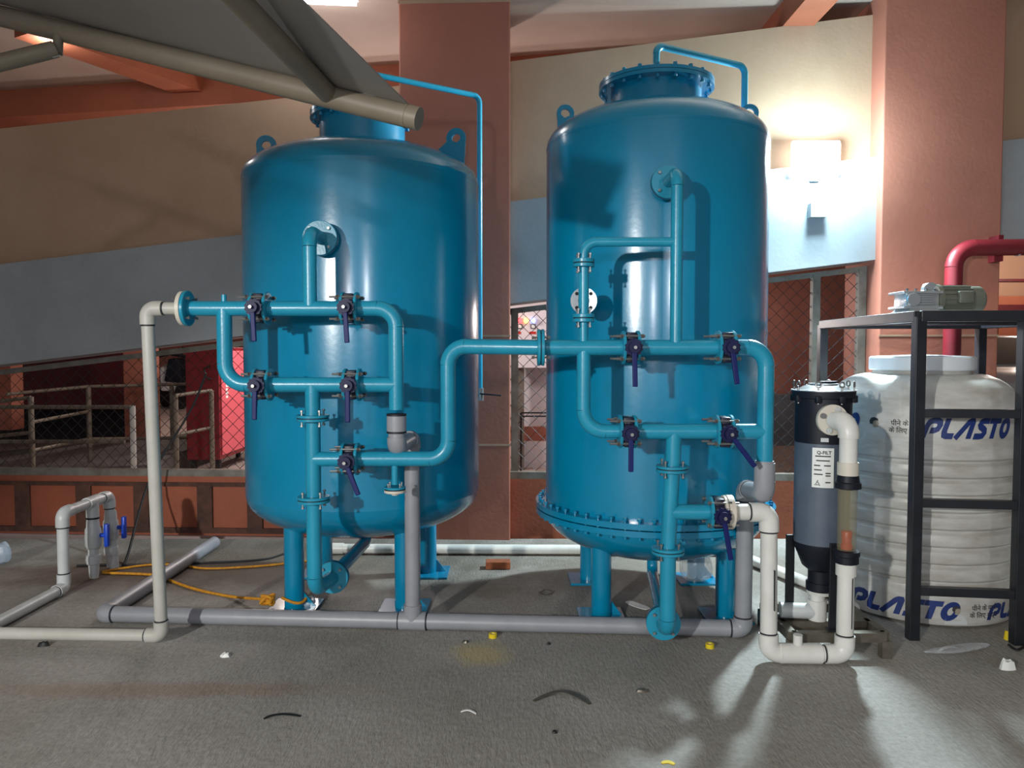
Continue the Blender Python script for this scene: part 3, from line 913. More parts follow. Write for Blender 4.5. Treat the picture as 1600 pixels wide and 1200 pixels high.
# down leg
xd = mx(490, 760)
zE = .255
for (a, b) in ((B_z, P1(490, 653).z), (P1(490, 653).z, P1(490, 780).z)):
    seg(m1, (xd, Y1, a), (xd, Y1, b), r2)
for py in (653, 780):
    flange_pair(m1, (xd, Y1, P1(490, py).z), (0, 0, 1), .066, .011)
run(m1, [(xd, Y1, P1(490, 780).z), (xd, Y1, zE), (xd + .03, 3.30, zE)], r2, .055)
fdir = Vector((C1[0] - xd - .03, C1[1] - 3.30, 0)).normalized()
pf = Vector((xd + .03, 3.30, zE))
flange(m1, pf, fdir, .07, .014, 'pipe', 4, bl=.06, bo=.01)
MB().lathe([(.0705, -.002), (.0705, .002)], pf + fdir * .010, fdir, 32).build('gasket', M['rubber'], m1)
flange(V1, pf + fdir * .02, fdir, .07, .014, 'tank', 0, 'outlet_flange')
run(V1, [pf + fdir * .02, (C1[0], C1[1], zE), (C1[0], C1[1], .34)], r2, .05, 'tank', names=('outlet_pipe', 'outlet_elbow'))
# crossover to the right tank
seg(m1, (xd, Y1, C_z), (vc1 - g, Y1, C_z), r2)
xE = mx(700, 640)
Dz = P1(760, 541).z
Y2 = 3.02
xF = at(845, 543, Y2).x
run(m1, [(vc1 + g, Y1, C_z), (xE, Y1, C_z), (xE, Y1, Dz), (xF, Y2, at(845, 543, Y2).z)], r2, .075)
xs = mx(617, 740)
seg(m1, (xs, Y1, C_z), (xs, Y1, P1(617, 757).z), .014, 'pipe', 'drain_stub')
zs = P1(617, 762).z
flange(m1, (xs, Y1, zs), (0, 0, 1), .044, .009, 'pipe', 4, bl=.04, br=.005)
MB().lathe([(.043, -.002), (.043, .002)], (xs, Y1, zs - .0065), (0, 0, 1), 24).build('gasket', M['rubber'], m1)
MB().lathe([(0, -.03), (.014, -.03), (.014, -.02), (.042, -.02), (.044, -.018), (.044, -.0085)], (xs, Y1, zs), (0, 0, 1), 28).build('blind_cap', M['spvc'], m1)

valve((va1, Y1, A_z), (.006, 0, -.135), 'navy valve at the upper left of the left tank manifold, next to the white inlet')
valve((va2, Y1, A_z), (.008, 0, -.14), 'navy valve at the upper right of the left tank manifold, below the round nozzle')
valve((vb1, Y1, B_z), (-.004, 0, -.135), 'navy valve on the second row of the left tank manifold, left one')
valve((vb2, Y1, B_z), (0, 0, -.145), 'navy valve on the second row of the left tank manifold, right one')
valve((vc1, Y1, C_z), (.05, 0, -.13), 'navy valve with slanted lever on the lowest row of the left tank manifold')

# ------------------------------------------------------------------ manifold of the right tank
def P2(px, py, Y=Y2):
    return at(px, py, Y)
nx = lambda px, py=600: P2(px, py).x
A2, B2, C2z = P2(950, 543).z, P2(950, 674).z, P2(1080, 800).z
m2 = thing('pipe_manifold', (nx(1046), Y2, 0.1), 'blue pipe manifold in front of the right tank', 'pipework', 'blue manifolds')
ax = (1, 0, 0)
flange_pair(m2, (xF, Y2, A2), ax, .072, .012)
wa1, wa2, wb1, wb2, wc = nx(985, 543), nx(1133, 543), nx(980, 674), nx(1130, 674), nx(1120, 800)
seg(m2, (xF, Y2, A2), (wa1 - g, Y2, A2), r2)
seg(m2, (wa1 + g, Y2, A2), (wa2 - g, Y2, A2), r2)
xW = nx(1196, 640)
run(m2, [(wa2 + g, Y2, A2), (xW, Y2, A2), (xW, Y2, P2(1196, 722).z)], r2 + .001, .075)
xl = nx(912, 600)
run(m2, [(xl, Y2, A2), (xl, Y2, B2), (wb1 - g, Y2, B2)], r2 - .003, .085)
seg(m2, (wb1 + g, Y2, B2), (wb2 - g, Y2, B2), r2)
seg(m2, (wb2 + g, Y2, B2), (xW, Y2, B2), r2)
for (x, z) in ((wa1, A2), (wa2, A2), (wb1, B2), (wb2, B2)):
    vflanges(m2, (x, Y2, z))
vflanges(m2, (wc, Y2, C2z), right='spvc')
# riser to nozzle
xq, zq = nx(1057, 420), P2(1057, 268).z
run(m2, [(xq, Y2, A2), (xq, Y2, zq), (xq, 3.21, zq)], .024, .055)
flange(m2, (xq, 3.205, zq), (0, 1, 0), .068, .014, 'pipe', 4, bl=.06, bo=.012)
MB().lathe([(.0685, -.002), (.0685, .002)], (xq, 3.216, zq), (0, 1, 0), 32).build('gasket', M['rubber'], m2)
nozzle(V2, (xq, 3.218, zq), .12, .068)
# small bypass with a bare flange behind it
zb = P2(980, 378).z
xl2 = nx(912, 460)
run(m2, [(xl2, Y2, A2), (xl2, Y2, zb), (xq, Y2, zb)], .0185, .05)
for py in (411, 497):
    flange_pair(m2, (xl2, Y2, P2(912, py).z), (0, 0, 1), .042, .014)
seg(m2, (xl2, Y2, P2(912, 405).z), (xl2, Y2, P2(912, 500).z), .0205, 'pipe', 'bypass_tube')
pn = at(912, 470, 3.2)
seg(V2, pn, pn + Vector((0, .22, 0)), .026, 'tank', 'nozzle')
nf = MB().ring(pn, (0, 1, 0), .024, .055, .014, 32).build('nozzle_flange', M['alum'], V2)
for k in range(4):
    a = PI / 4 + k * PI / 2
    MB().lathe([(.0075, 0), (.0075, .0155), (0, .0155)], pn + Vector((math.cos(a) * .041, .0075, math.sin(a) * .041)), (0, -1, 0), 12).build('bolt_hole', M['dark'], nf)
# down leg
xdl = nx(1053, 700)
xdm = nx(1044, 850)
fl1, fl2 = P2(1050, 732).z, P2(1043, 860).z
seg(m2, (xdl, Y2, B2), (xdl - .004, Y2, fl1), r2)
flange_pair(m2, (xdl - .006, Y2, fl1), (0, 0, 1), .064, .011)
seg(m2, (xdl - .006, Y2, fl1), (xdm, Y2, fl2), r2)
flange_pair(m2, (xdm, Y2, fl2), (0, 0, 1), .064, .011)
zE2 = .125
run(m2, [(xdm, Y2, fl2), (xdm, Y2, zE2), (xdm - .0, 3.10, zE2)], r2 + .001, .045)
f2 = Vector((C2[0] - xdm, C2[1] - 3.1, 0)).normalized()
pf2 = Vector((xdm, 3.10, zE2))
flange(m2, pf2, f2, .07, .014, 'pipe', 4, bl=.06, bo=.01)
MB().lathe([(.0705, -.002), (.0705, .002)], pf2 + f2 * .010, f2, 32).build('gasket', M['rubber'], m2)
flange(V2, pf2 + f2 * .02, f2, .07, .014, 'tank', 0, 'outlet_flange')
run(V2, [pf2 + f2 * .02, (C2[0], C2[1], zE2), (C2[0], C2[1], .25)], .026, .05, 'tank', names=('outlet_pipe', 'outlet_elbow'))
seg(m2, (xdl - .008, Y2, C2z), (wc - g, Y2, C2z), r2)

valve((wa1, Y2, A2), (.004, 0, -.15), 'navy valve on the top row of the right tank manifold, left one')
valve((wa2, Y2, A2), (.02, 0, -.14), 'navy valve on the top row of the right tank manifold, right one')
valve((wb1, Y2, B2), (.0, 0, -.145), 'navy valve with hanging lever on the second row before the right tank')
valve((wb2, Y2, B2), (.095, 0, -.125), 'navy valve with lever slanting far right before the right tank')
valve((wc, Y2, C2z), (.03, 0, -.165), 'navy valve joined to the white plastic outlet pipe', white_right=True)

# ------------------------------------------------------------------ plastic pipes
# white inlet on the left
xi = at(230, 485, Y1).x
t = thing('inlet_pipe', (xi, 3.16, 0), 'white plastic inlet pipe rising at the left to the manifold flange', 'pipe')
MB().lathe([(.066, -.009), (.07, -.006), (.07, .009)], (xA0 - .01, Y1, A_z), (1, 0, 0), 32).build('flange', M['spvc'], t)
run(t, [(xA0 - .012, Y1, A_z), (xi, Y1, A_z), (xi, 3.19, .04), (xi - 1.6, 3.27, .032)], .0255, .034, 'wpvc3', sock=.005, sl=.03, mark=True)
# grey drain line
gy = lambda X: 3.345 - .065 * X
gx0, gx1, gxr = -1.87, 1.0, at(645, 900, 3.38).x
t = thing('drain_line', (gxr, gy(gxr), 0), 'long grey plastic drain pipe lying along the floor before both tanks', 'pipe')
run(t, [(-1.87, 4.78, .037), (gx0, gy(gx0), .037), (gx1, gy(gx1), .037), (gx1 + .005, gy(gx1), at(1178, 765, 3.27).z), (xW, Y2, P2(1196, 770).z), (xW, Y2, P2(1196, 720).z)], .036, .03, 'gpvc', sock=.005, sl=.02, names=('pipe', 'elbow'), mark=True)
zc = P2(1196, 735).z
MB().tube([(xW, Y2, P2(1196, 723).z), (xW, Y2, P2(1196, 758).z)], .040, 22).build('coupling', M['gpvc'], t)
MB().tube([(gxr, gy(gxr), .037), (gxr, gy(gxr), at(645, 700, 3.38).z)], .034, 22).build('riser', M['gpvc'], t)
zt1 = at(640, 688, 3.3).z
run(t, [(gxr, gy(gxr), at(645, 760, 3.38).z), (gxr, gy(gxr), zt1), (xV, Y1, zt1 - .01), (xV, Y1, P1(619, 650).z)], .034, .03, 'gpvc', sock=.005, sl=.012, names=('pipe', 'elbow'))
MB().tube([(xV, Y1, P1(619, 649).z), (xV, Y1, P1(619, 676).z)], .040, 22).build('coupling', M['gpvc'], t)
for py in (648, 675):
    MB().tube([(xV, Y1, P1(619, py).z + .004), (xV, Y1, P1(619, py).z - .004)], .041, 22).build('joint_mark', M['mark'], t)
d = Vector((1, -.065, 0)).normalized()
tc_ = Vector((gxr, gy(gxr), .037))
MB().tube([tc_ - d * .06, tc_ + d * .06], .041, 22).build('tee', M['gpvc'], t)
MB().tube([tc_, tc_ + Vector((0, 0, .075))], .040, 22).build('tee_branch', M['gpvc'], t)
for s in (-1, 1):
    MB().tube([tc_ + d * (s * .061), tc_ + d * (s * .066)], .0385, 22).build('joint_mark', M['mark'], t)
# white pipe along the plinth wall
t = thing('wall_pipe', (0, 4.62, 0), 'white plastic pipe lying on the floor along the plinth wall behind the tanks', 'pipe')
wx0 = at(523, 858, 4.62).x
run(t, [(wx0, 4.64, .034), (1.30, 4.60, .034), (1.62, 3.72, .034), (1.60, 3.55, .034)], .029, .05, 'wpvc', sock=.004, sl=.03)
MB().tube([(wx0 - .02, 4.64, .034), (wx0 + .05, 4.64, .034)], .034, 20).build('coupling', M['wpvc'], t)
# valve branch at far left
vx = -2.285
t = thing('valve_branch', (vx, 3.87, 0), 'greyish white plastic pipe with two blue handled ball valves at far left', 'pipe')
run(t, [(vx, 3.0, .033), (vx, 3.87, .033), (vx, 3.87, .415), (vx, 4.32, .42), (vx + .01, 4.34, .0)], .0275, .035, 'wpvc2', sock=.005, sl=.035, mark=True)
MB().tube([(vx, 4.09, .4175), (vx, 4.21, .4185)], .033, 20).build('tee', M['wpvc2'], t)
MB().tube([(vx, 4.15, .418), (vx, 4.15, .33)], .033, 20).build('tee_branch', M['wpvc2'], t)
MB().tube([(vx, 4.15, .33), (vx, 4.15, 0)], .022, 20).build('pipe', M['spvc'], t)
for (y, dz) in ((4.15, 0), (4.335, .0)):
    vb = MB().lathe([(.03, .33), (.033, .30), (.034, .28), (.040, .27), (.042, .22), (.040, .18), (.034, .165), (.028, .16), (.028, .13), (.036, .125), (.040, .105), (.036, .08), (.028, .075), (.024, .01)], (vx, y, 0), n=24).build('valve_body', M['wpvc2'], t)
    seg(vb, (vx + .03, y, .235), (vx + .07, y, .235), .012, 'bluehandle', 'valve_stem')
    MB().cbox((vx + .075, y, .235), (.022, .03, .125)).build('valve_handle', M['bluehandle'], vb, bevel=0.006)
MB().tube([(vx, 4.15, .325), (vx, 4.15, .335)], .034, 20).build('joint_mark', M['mark'], t)
# white outlet to the bag filter
yo, zo = 3.0, .043
xo1 = nx(1200, 900)
xo2 = at(1320, 950, 2.99).x
t = thing('filter_feed_pipe', (xo1, yo, 0), 'white plastic pipe looping low from the right manifold to the bag filter', 'pipe')
MB().lathe([(.068, -.012), (.068, .012), (.04, .014), (.04, .03)], (wc + .048, Y2, C2z), (1, 0, 0), 32).build('flange', M['spvc'], t)
zsg0 = at(1320, 880, 2.99).z
run(t, [(wc + .05, Y2, C2z), (xo1, Y2, C2z), (xo1, yo, zo), (xo2, 2.985, zo), (xo2, 2.985, zsg0)], .0325, .04, 'wpvc', sock=.006, sl=.035, mark=True)
mxp = (xo1 + xo2) / 2 - .015
MB().tube([(mxp - .09, 2.993, zo), (mxp + .07, 2.99, zo)], .0395, 22).build('tee', M['wpvc'], t)
MB().tube([(mxp - .02, 2.992, zo), (mxp - .02, 2.992, zo + .075)], .018, 18).build('tee_branch', M['wpvc'], t)
MB().tube([(xo2, 2.985, zsg0 - .045), (xo2, 2.985, zsg0 + .005)], .039, 22).build('socket', M['wpvc'], t)
MB().cbox((xo2 + .012, 2.9525, (zo + zsg0) / 2 + .03), (.003, .002, .2)).build('printed_line', M['mark'], t, smooth=False)
MB().cbox((xo1 + .01, yo - .024, .3), (.002, .02, .16)).build('printed_line', M['mark'], t, smooth=False)
# sight tube with red float
zsg1 = at(1322, 752, 2.985).z
s_ = thing('sight_tube', (xo2, 2.985, zsg0), 'amber see-through tube with a red float between two black unions', 'flow meter')
MB().lathe([(.036, 0), (.046, .004), (.046, .03), (.050, .034), (.050, .052), (.036, .056)], (xo2, 2.985, zsg0), n=12).build('union', M['blackp'], s_)
MB().lathe([(.036, -.01), (.050, -.006), (.050, .016), (.044, .02), (.040, .045), (.036, .048)], (xo2, 2.985, zsg1 - .02), n=12).build('union', M['blackp'], s_)
MB().lathe([(.035, zsg0 + .04), (.037, zsg1 - .02)], (xo2, 2.985, 0), n=28, cap=False).build('clear_tube', M['sight'], s_)
MB().lathe([(0, .058), (.022, .058), (.022, .075), (.018, .08), (.021, .125), (.018, .13), (0, .13)], (xo2, 2.985, zsg0), n=20).build('float', M['redplastic'], s_)

# ------------------------------------------------------------------ bag filter
fx, fy, fr = 1.30, 3.20, .112
zz = lambda py: at(1287, py, 3.2).z
t = thing('bag_filter', (fx, fy, .105), 'black and grey bag filter housing standing before the white water tank', 'filter')
zl, zm, zg, zc_ = zz(622), zz(690), zz(845), zz(890)
MB().lathe([(fr, zm), (fr, zl), (fr + .012, zl + .004), (fr + .012, zl + .012)], (fx, fy, 0), n=48).build('head', M['blackp'], t)
MB().lathe([(fr - .001, zg), (fr - .001, zm)], (fx, fy, 0), n=48, cap=False).build('shell', M['greyfrp'], t)
MB().lathe([(0, zc_ - .05), (.05, zc_ - .05), (.05, zc_ + .0), (.075, zc_ + .02), (.1, zg - .04), (fr, zg - .01), (fr, zg)], (fx, fy, 0), n=48).build('bottom_cap', M['blackp'], t)
ld = MB().lathe([(fr + .012, zl + .006), (fr + .014, zl + .02), (fr + .014, zl + .032), (fr - .01, zl + .036), (fr - .03, zl + .05), (.05, zl + .056), (0, zl + .056)], (fx, fy, 0), n=48).build('lid', M['blackp'], t)
MB().ring((fx, fy, zl + .034), (0, 0, 1), fr + .008, fr + .016, .004, 48).build('rim', M['alum'], ld)
MB().ring((fx, fy, zl + .058), (0, 0, 1), .05, .056, .008, 32).build('rim', M['alum'], ld)
MB().cbox((fx + .02, fy, zl + .065), (.07, .02, .012)).build('lid_handle', M['blackp'], ld, bevel=.003)
for k in range(8):
    a = 2 * PI * (k + .3) / 8
    p = Vector((fx + math.cos(a) * (fr + .006), fy + math.sin(a) * (fr + .006), 0))
    MB().cbox(p + Vector((0, 0, zl + .0)), (.024, .024, .03)).build('clamp_lug', M['blackp'], t, bevel=.004)
    b = MB().tube([p + Vector((0, 0, zl - .02)), p + Vector((0, 0, zl + .05))], .004, 8)
    b.build('eye_bolt', M['zinc'], ld)
    tor = MB()
    cpt = p + Vector((0, 0, zl + .06))
    ringp = [cpt + Vector((math.cos(q) * .011 * -math.sin(a), math.cos(q) * .011 * math.cos(a), math.sin(q) * .011)) for q in [2 * PI * i / 12 for i in range(13)]]
    tor.tube(ringp, .0035, 6, cap=False)
    tor.build('eye', M['zinc'], ld)
# inlet flange with elbow down to the sight tube
fc = Vector((fx - .012, fy - .122, zz(652)))
fl = MB().lathe([(.062, -.012), (.062, .006), (.03, .008), (.03, .02)], fc, (0, -1, 0), 36).build('inlet_flange', M['spvc'], t)
for k in range(4):
    a = PI / 4 + .4 + k * PI / 2
    MB().lathe([(.0115, 0), (.0115, .012)], fc + Vector((math.cos(a) * .045, -.004, math.sin(a) * .045)), (0, -1, 0), 10).build('flange_bolt', M['zinc'] if k % 2 else M['wpvc2'], fl)
ze = fc.z
run(t, [fc + Vector((0, -.01, 0)), (xo2, 2.985, ze), (xo2, 2.985, zsg1 + .03)], .0335, .05, 'wpvc', sock=.006, sl=.012, names=('feed_pipe', 'feed_elbow'))
MB().tube([(xo2, 2.985, zsg1 + .025), (xo2, 2.985, zsg1 + .075)], .040, 22).build('socket', M['spvc'], t)
MB().tube([(fx, fy, zc_ - .05), (fx, fy, zc_ - .085)], .058, 24).build('drain_flange', M['blackp'], t)
MB().lathe([(.052, zc_ - .1), (.056, zc_ - .085)], (fx - .0, fy, 0), n=24).build('drain_ring', M['wpvc'], t)
MB().tube([(fx - .01, fy, zc_ - .09), (fx - .01, fy, .15)], .030, 20).build('outlet_pipe', M['wpvc'], t)
MB().tube([(fx - .01, fy, .19), (fx - .01, fy, .106)], .037, 20).build('outlet_elbow', M['wpvc'], t)
MB().tube([(fx - .01, fy, .14), (fx - .16, fy + .02, .14)], .033, 20).build('outlet_branch', M['wpvc2'], t)
for (dx, dy) in ((-.118, .03), (.005, -.122), (.1, .07)):
    p = Vector((fx + dx, fy + dy, 0))
    MB().box((p.x - .018, p.y - .006, .105), (p.x + .018, p.y + .006, zg + .02)).build('leg', M['black'], t, smooth=False, bevel=.002)
    MB().box((p.x - .024 - (.03 if dx < 0 else 0), p.y - .02, .105), (p.x + .024, p.y + .02, .112)).build('foot', M['black'], t, smooth=False)
# sticker wrapped on the shell
def wrap(pts2, c, rad, a0, zc0):        # (u along arc, v height) -> cylinder surface; a0 angle of u=0
    return [Vector((c[0] + rad * math.sin(a0 + u / rad), c[1] - rad * math.cos(a0 + u / rad), zc0 + v)) for (u, v) in pts2]
def patch(u0, u1, v0, v1, c, rad, a0, zc0, n=6):
    mb = MB()
    vs, fs = [], []
    for i in range(n + 1):
        u = u0 + (u1 - u0) * i / n
        vs += wrap([(u, v0), (u, v1)], c, rad, a0, zc0)
    for i in range(n):
        fs.append((2 * i, 2 * i + 2, 2 * i + 3, 2 * i + 1))
    return mb.add(vs, fs)
az = zz(725)
stk = patch(-.012, .072, -.082, .080, (fx, fy), fr + .0012, R_(-36), az).build('sticker', M['paper'], t, smooth=False)
def text_geo(s, size, bold=0.0):
    cu = bpy.data.curves.new('txt', 'FONT')
    cu.body = s
    cu.size = size
    cu.offset = bold
    cu.resolution_u = 2
    o = bpy.data.objects.new('txt', cu)
    col.objects.link(o)
    bpy.context.view_layer.update()
    dg = bpy.context.evaluated_depsgraph_get()
    me = bpy.data.meshes.new_from_object(o.evaluated_get(dg))
    vs = [(v.co.x, v.co.y) for v in me.vertices]
    fs = [tuple(p.vertices) for p in me.polygons]
    bpy.data.objects.remove(o)
    bpy.data.curves.remove(cu)
    bpy.data.meshes.remove(me)
    return vs, fs
def wraptext(s, size, u0, v0, c, rad, a0, zc0, name, m, parent, bold=0.0, shear=0.0):
    vs, fs = text_geo(s, size, bold)
    if not vs:
        return
    MB().add(wrap([(x + u0 + shear * y, y + v0) for x, y in vs], c, rad, a0, zc0), fs).build(name, m, parent, smooth=False)
wraptext('Q-FILT', .019, .006, .055, (fx, fy), fr + .0018, R_(-36), az, 'brand_lettering', M['printg'], stk, bold=.0006)
ln = MB()
for (v, u0, u1) in ((.044, .0, .06), (.026, .004, .056), (.006, -.004, .02), (.006, .034, .06), (-.012, -.004, .026), (-.03, -.004, .03), (-.025, .04, .06), (-.035, .04, .06), (-.062, .04, .06)):
    q = patch(u0, u1, v, v + .005, (fx, fy), fr + .0018, R_(-36), az, 3)
    ln.add(q.v, q.f)
tri = [(0, -.072), (.02, -.072), (.01, -.052)]
for i in range(3):
    a, b = Vector((*tri[i], 0)), Vector((*tri[(i + 1) % 3], 0))
    dd = (b - a).normalized()
    nn = Vector((-dd.y, dd.x, 0)) * .0028
    ln.add(wrap([((p).x, (p).y) for p in (a - dd * .002, b - dd * .006, b - dd * .006 + nn, a - dd * .002 + nn)], (fx, fy), fr + .0018, R_(-36), az), [(0, 1, 2, 3)])
ln.build('small_print', M['printg'], stk, smooth=False, kind='stuff')
patch(.02, .05, -.008, .008, (fx, fy), fr + .0012, R_(-36), zz(683)).build('small_sticker', M['wpvc2'], t, smooth=False)

# dull metal stand under the filter
t = thing('filter_stand', (1.34, 3.27, 0), 'low rusty steel angle stand under the bag filter', 'stand')
sx0, sx1, sy0, sy1 = 1.135, 1.51, 3.06, 3.42
for (a, b) in (((sx0, sy0), (sx1, sy0)), ((sx0, sy1), (sx1, sy1)), ((sx0, sy0), (sx0, sy1)), ((sx1, sy0), (sx1, sy1)), ((sx0, 3.2), (sx1, 3.2))):
    MB().bar((a[0], a[1], .085), (b[0], b[1], .085), .035, .038).build('rail', M['steel'], t, smooth=False)
for (x, y) in ((sx0, sy0), (sx1, sy0), (sx0, sy1), (sx1, sy1)):
    MB().cbox((x, y, .035), (.04, .04, .07)).build('leg', M['steel'], t, smooth=False)

# ------------------------------------------------------------------ white water tank
PC, PR = (2.02, 3.79), .425
t = thing('water_tank', (PC[0], PC[1], 0), 'round white ribbed plastic water tank with blue lettering at right', 'water tank')
prof = [(0, 0.0), (PR - .05, 0.0), (PR - .012, .012), (PR, .04), (PR, .175)]
z = .185
while z < .80:
    prof += [(PR - .002, z), (PR - .014, z + .012), (PR - .014, z + .02), (PR - .001, z + .03), (PR + .003, z + .048), (PR - .001, z + .066)]
    z += .0775
prof += [(PR, .825), (PR, .95), (PR - .012, .985)]
for k in range(1, 9):
    a = PI / 2 * k / 8
    prof.append((.22 + (PR - .012 - .22) * math.cos(a), .985 + .145 * math.sin(a)))
prof += [(.22, 1.15), (0, 1.15)]
MB().lathe(prof, (PC[0], PC[1], 0), n=112).build('body', M['ptank'], t)
lid = MB().lathe([(.20, 1.14), (.232, 1.145), (.236, 1.15), (.236, 1.205), (.228, 1.213), (0, 1.222)], (PC[0], PC[1], 0), n=64).build('lid', M['lidp'], t)
for a in (R_(-100), R_(-62), R_(-20), R_(-140), R_(60)):
    d = Vector((math.cos(a), math.sin(a), 0))
    q = Vector((PC[0], PC[1], 0)) + d * .29
    mb = MB()
    mb.lathe([(.085, -.03), (.08, .02), (.06, .045), (.03, .055), (0, .056)], q + Vector((0, 0, 1.06)), d * .55 + Vector((0, 0, 1)), 24)
    mb.build('dome_boss', M['ptank'], t)

# lettering built from strokes
def stroke(pts, wd, closed=False):
    pts = [Vector((x, y, 0)) for x, y in pts]
    n = len(pts)
    vs, fs = [], []
    for i in range(n):
        a = pts[(i - 1) % n] if (closed or i) else pts[i]
        b = pts[(i + 1) % n] if (closed or i < n - 1) else pts[i]
        d0 = (pts[i] - a).normalized() if (pts[i] - a).length > 1e-6 else (b - pts[i]).normalized()
        d1 = (b - pts[i]).normalized() if (b - pts[i]).length > 1e-6 else d0
        tt = (d0 + d1).normalized()
        nn = Vector((-tt.y, tt.x, 0))
        k = 1 / max(.6, nn.dot(Vector((-d1.y, d1.x, 0))))
        vs += [pts[i] - nn * wd / 2 * k, pts[i] + nn * wd / 2 * k]
    m_ = n if closed else n - 1
    for i in range(m_):
        j = (i + 1) % n
        fs.append((2 * i, 2 * j, 2 * j + 1, 2 * i + 1))
    return [(v.x, v.y) for v in vs], fs
LET = {
    'P': ([([(.14, 0), (.14, .3), (.14, .55), (.22, .80), (.4, .88), (.62, .88), (.78, .8), (.84, .64), (.78, .46), (.62, .38), (.4, .38)], False)], 1.0),
    'L': ([([(.14, 1), (.14, .35), (.2, .17), (.34, .12), (.72, .12)], False)], .80),
    'A': ([([(0.02, 0), (.3, .45), (.52, .8), (.62, .87), (.74, .87), (.78, .8), (.78, .4), (.78, 0)], False)], .98),
    'S': ([([(.82, .88), (.42, .88), (.28, .82), (.24, .7), (.32, .58), (.5, .5), (.62, .42), (.66, .28), (.58, .15), (.42, .12), (.04, .12)], False)], .80),
    'T': ([([(.0, .88), (.4, .88), (.86, .88)], False), ([(.42, .88), (.42, .4), (.42, 0)], False)], .84),
    'O': ([([(.44 + .3 * math.cos(a), .5 + .38 * math.sin(a)) for a in [2 * PI * k / 20 for k in range(20)]], True)], .9),
}
def wordmark(word, h, c, rad, ang, zc0, parent, ws=.92, kern=.04):
    x = 0
    for ch in word:
        strokes, adv = LET[ch]
        mb = MB()
        for pts, cl in strokes:
            # subdivide for curvature
            vs, fs = stroke(pts, .30, cl)
            mb.add(wrap([((x + px * ws + .32 * py) * h, py * h) for px, py in vs], c, rad, ang, zc0), fs)
        mb.build('letter', M['print'], parent, smooth=False)
        x += adv * ws + kern
    return x * h
def ang_at(px):                          # surface angle of the tank front seen at image column px
    best, ba = 1e9, 0
    for i in range(-90, 91):
        a = R_(i)
        X, Y = PC[0] + PR * math.sin(a), PC[1] - PR * math.cos(a)
        if (X - PC[0]) * (0 - PC[0]) + (Y - PC[1]) * (0 - PC[1]) < .0:
            continue
        e = abs(800 + X / Y * F - px)
        if e < best:
            best, ba = e, a
    return ba
zt_ = at(1500, 683, 3.4).z
RR = PR + .0018
aP = ang_at(1441)
wordmark('PLASTO', .090, PC, RR, aP, zt_ - .004, t, ws=.80)
# neighbouring repeat of the word, running out behind the filter
step = .68
wordmark('PLASTO', .090, PC, RR, ang_at(1349) - .432 / PR, zt_, t, ws=.80)
zb_ = at(1450, 966, 3.4).z
aB = ang_at(1436) - .30 / PR
wordmark('PLASTO', .082, PC, PR + .0018, aB, zb_, t, ws=1.05)
wordmark('PLASTO', .070, PC, PR + .0018, ang_at(1552), zb_, t, ws=1.0)
# Hindi slogan and printed figure
for (ax_, zz0, px) in ((ang_at(1394), zt_ + .03, 0), (ang_at(1528), zb_ + .03, 1)):
    wraptext('पीने के पानी', .030, 0, .016, PC, RR, ax_, zz0, 'slogan', M['printg'], t, bold=.0004)
    wraptext('के िलए शुद्ध', .030, -.008, -.016, PC, RR, ax_, zz0, 'slogan', M['printg'], t, bold=.0004)
def figure(a0, z0, s, parent):
    hair = [(-.5, .35), (-.55, .7), (-.35, 1.0), (0, 1.08), (.4, .95), (.45, .72), (.1, .74), (-.12, .62), (-.18, .3)]
    face = [(-.18, .3), (-.12, .62), (.1, .74), (.42, .72), (.46, .5), (.56, .38), (.44, .3), (.42, .05), (.1, -.05), (-.15, .05)]
    body = [(-1.5, -1.4), (-1.3, -.7), (-.6, -.2), (-.15, .05), (.1, -.05), (.42, .02), (1.0, -.3), (1.5, -1.1), (1.4, -1.4)]
    for (nm, pl, mk) in (('figure_shirt', body, 'wpvc2'), ('figure_face', face, 'printf'), ('figure_hair', hair, 'printg')):
        rr_ = RR + {'figure_shirt': 0, 'figure_face': .0003, 'figure_hair': .0005}[nm]
        MB().add(wrap([(x * s, y * s) for x, y in pl], PC, rr_, a0, z0), [tuple(range(len(pl)))]).build(nm, M[mk], parent, smooth=False)
figure(ang_at(1369), zt_ + .032, .042, t)
figure(ang_at(1503), zb_ + .03, .034, t)

# ------------------------------------------------------------------ black stand over the tank
t = thing('steel_stand', (1.9, 3.6, 0), 'black square tube steel stand straddling the white water tank', 'stand')
zt2 = 1.385
q0 = at(1425, 1003, 3.255)
fl_ = Vector((q0.x, 3.255, 0))
fr_ = Vector((at(1588, 1012, 3.2).x + .0, 3.2, 0))
bl_ = Vector((1.745, 4.32, 0))
br_ = Vector((2.62, 4.30, 0))
rr_ = Vector((2.62, 3.17, 0))
for p in (fl_, fr_, bl_, br_, rr_):
    MB().bar(p, p + Vector((0, 0, zt2)), .045, .045).build('post', M['black'], t, smooth=False, bevel=.003)
U = Vector((0, 0, zt2))
for (a, b) in ((fl_, rr_), (bl_, fl_), (bl_, br_), (br_, rr_)):
    MB().bar(a + U, b + U, .046, .046).build('top_rail', M['black'], t, smooth=False, bevel=.003)
for py in (646, 787, 925):
    z = at(1500, py, 3.23).z
    MB().bar(fl_ + Vector((0, 0, z)), fr_ + Vector((0, 0, z)), .036, .036).build('rung', M['black'], t, smooth=False, bevel=.002)
yb = 3.70
MB().bar((fl_.x + .02, yb - .09, zt2), (2.62, yb - .09, zt2), .04, .04).build('cross_rail', M['black'], t, smooth=False)
MB().bar((fl_.x + .02, yb + .09, zt2), (2.62, yb + .09, zt2), .04, .04).build('cross_rail', M['black'], t, smooth=False)

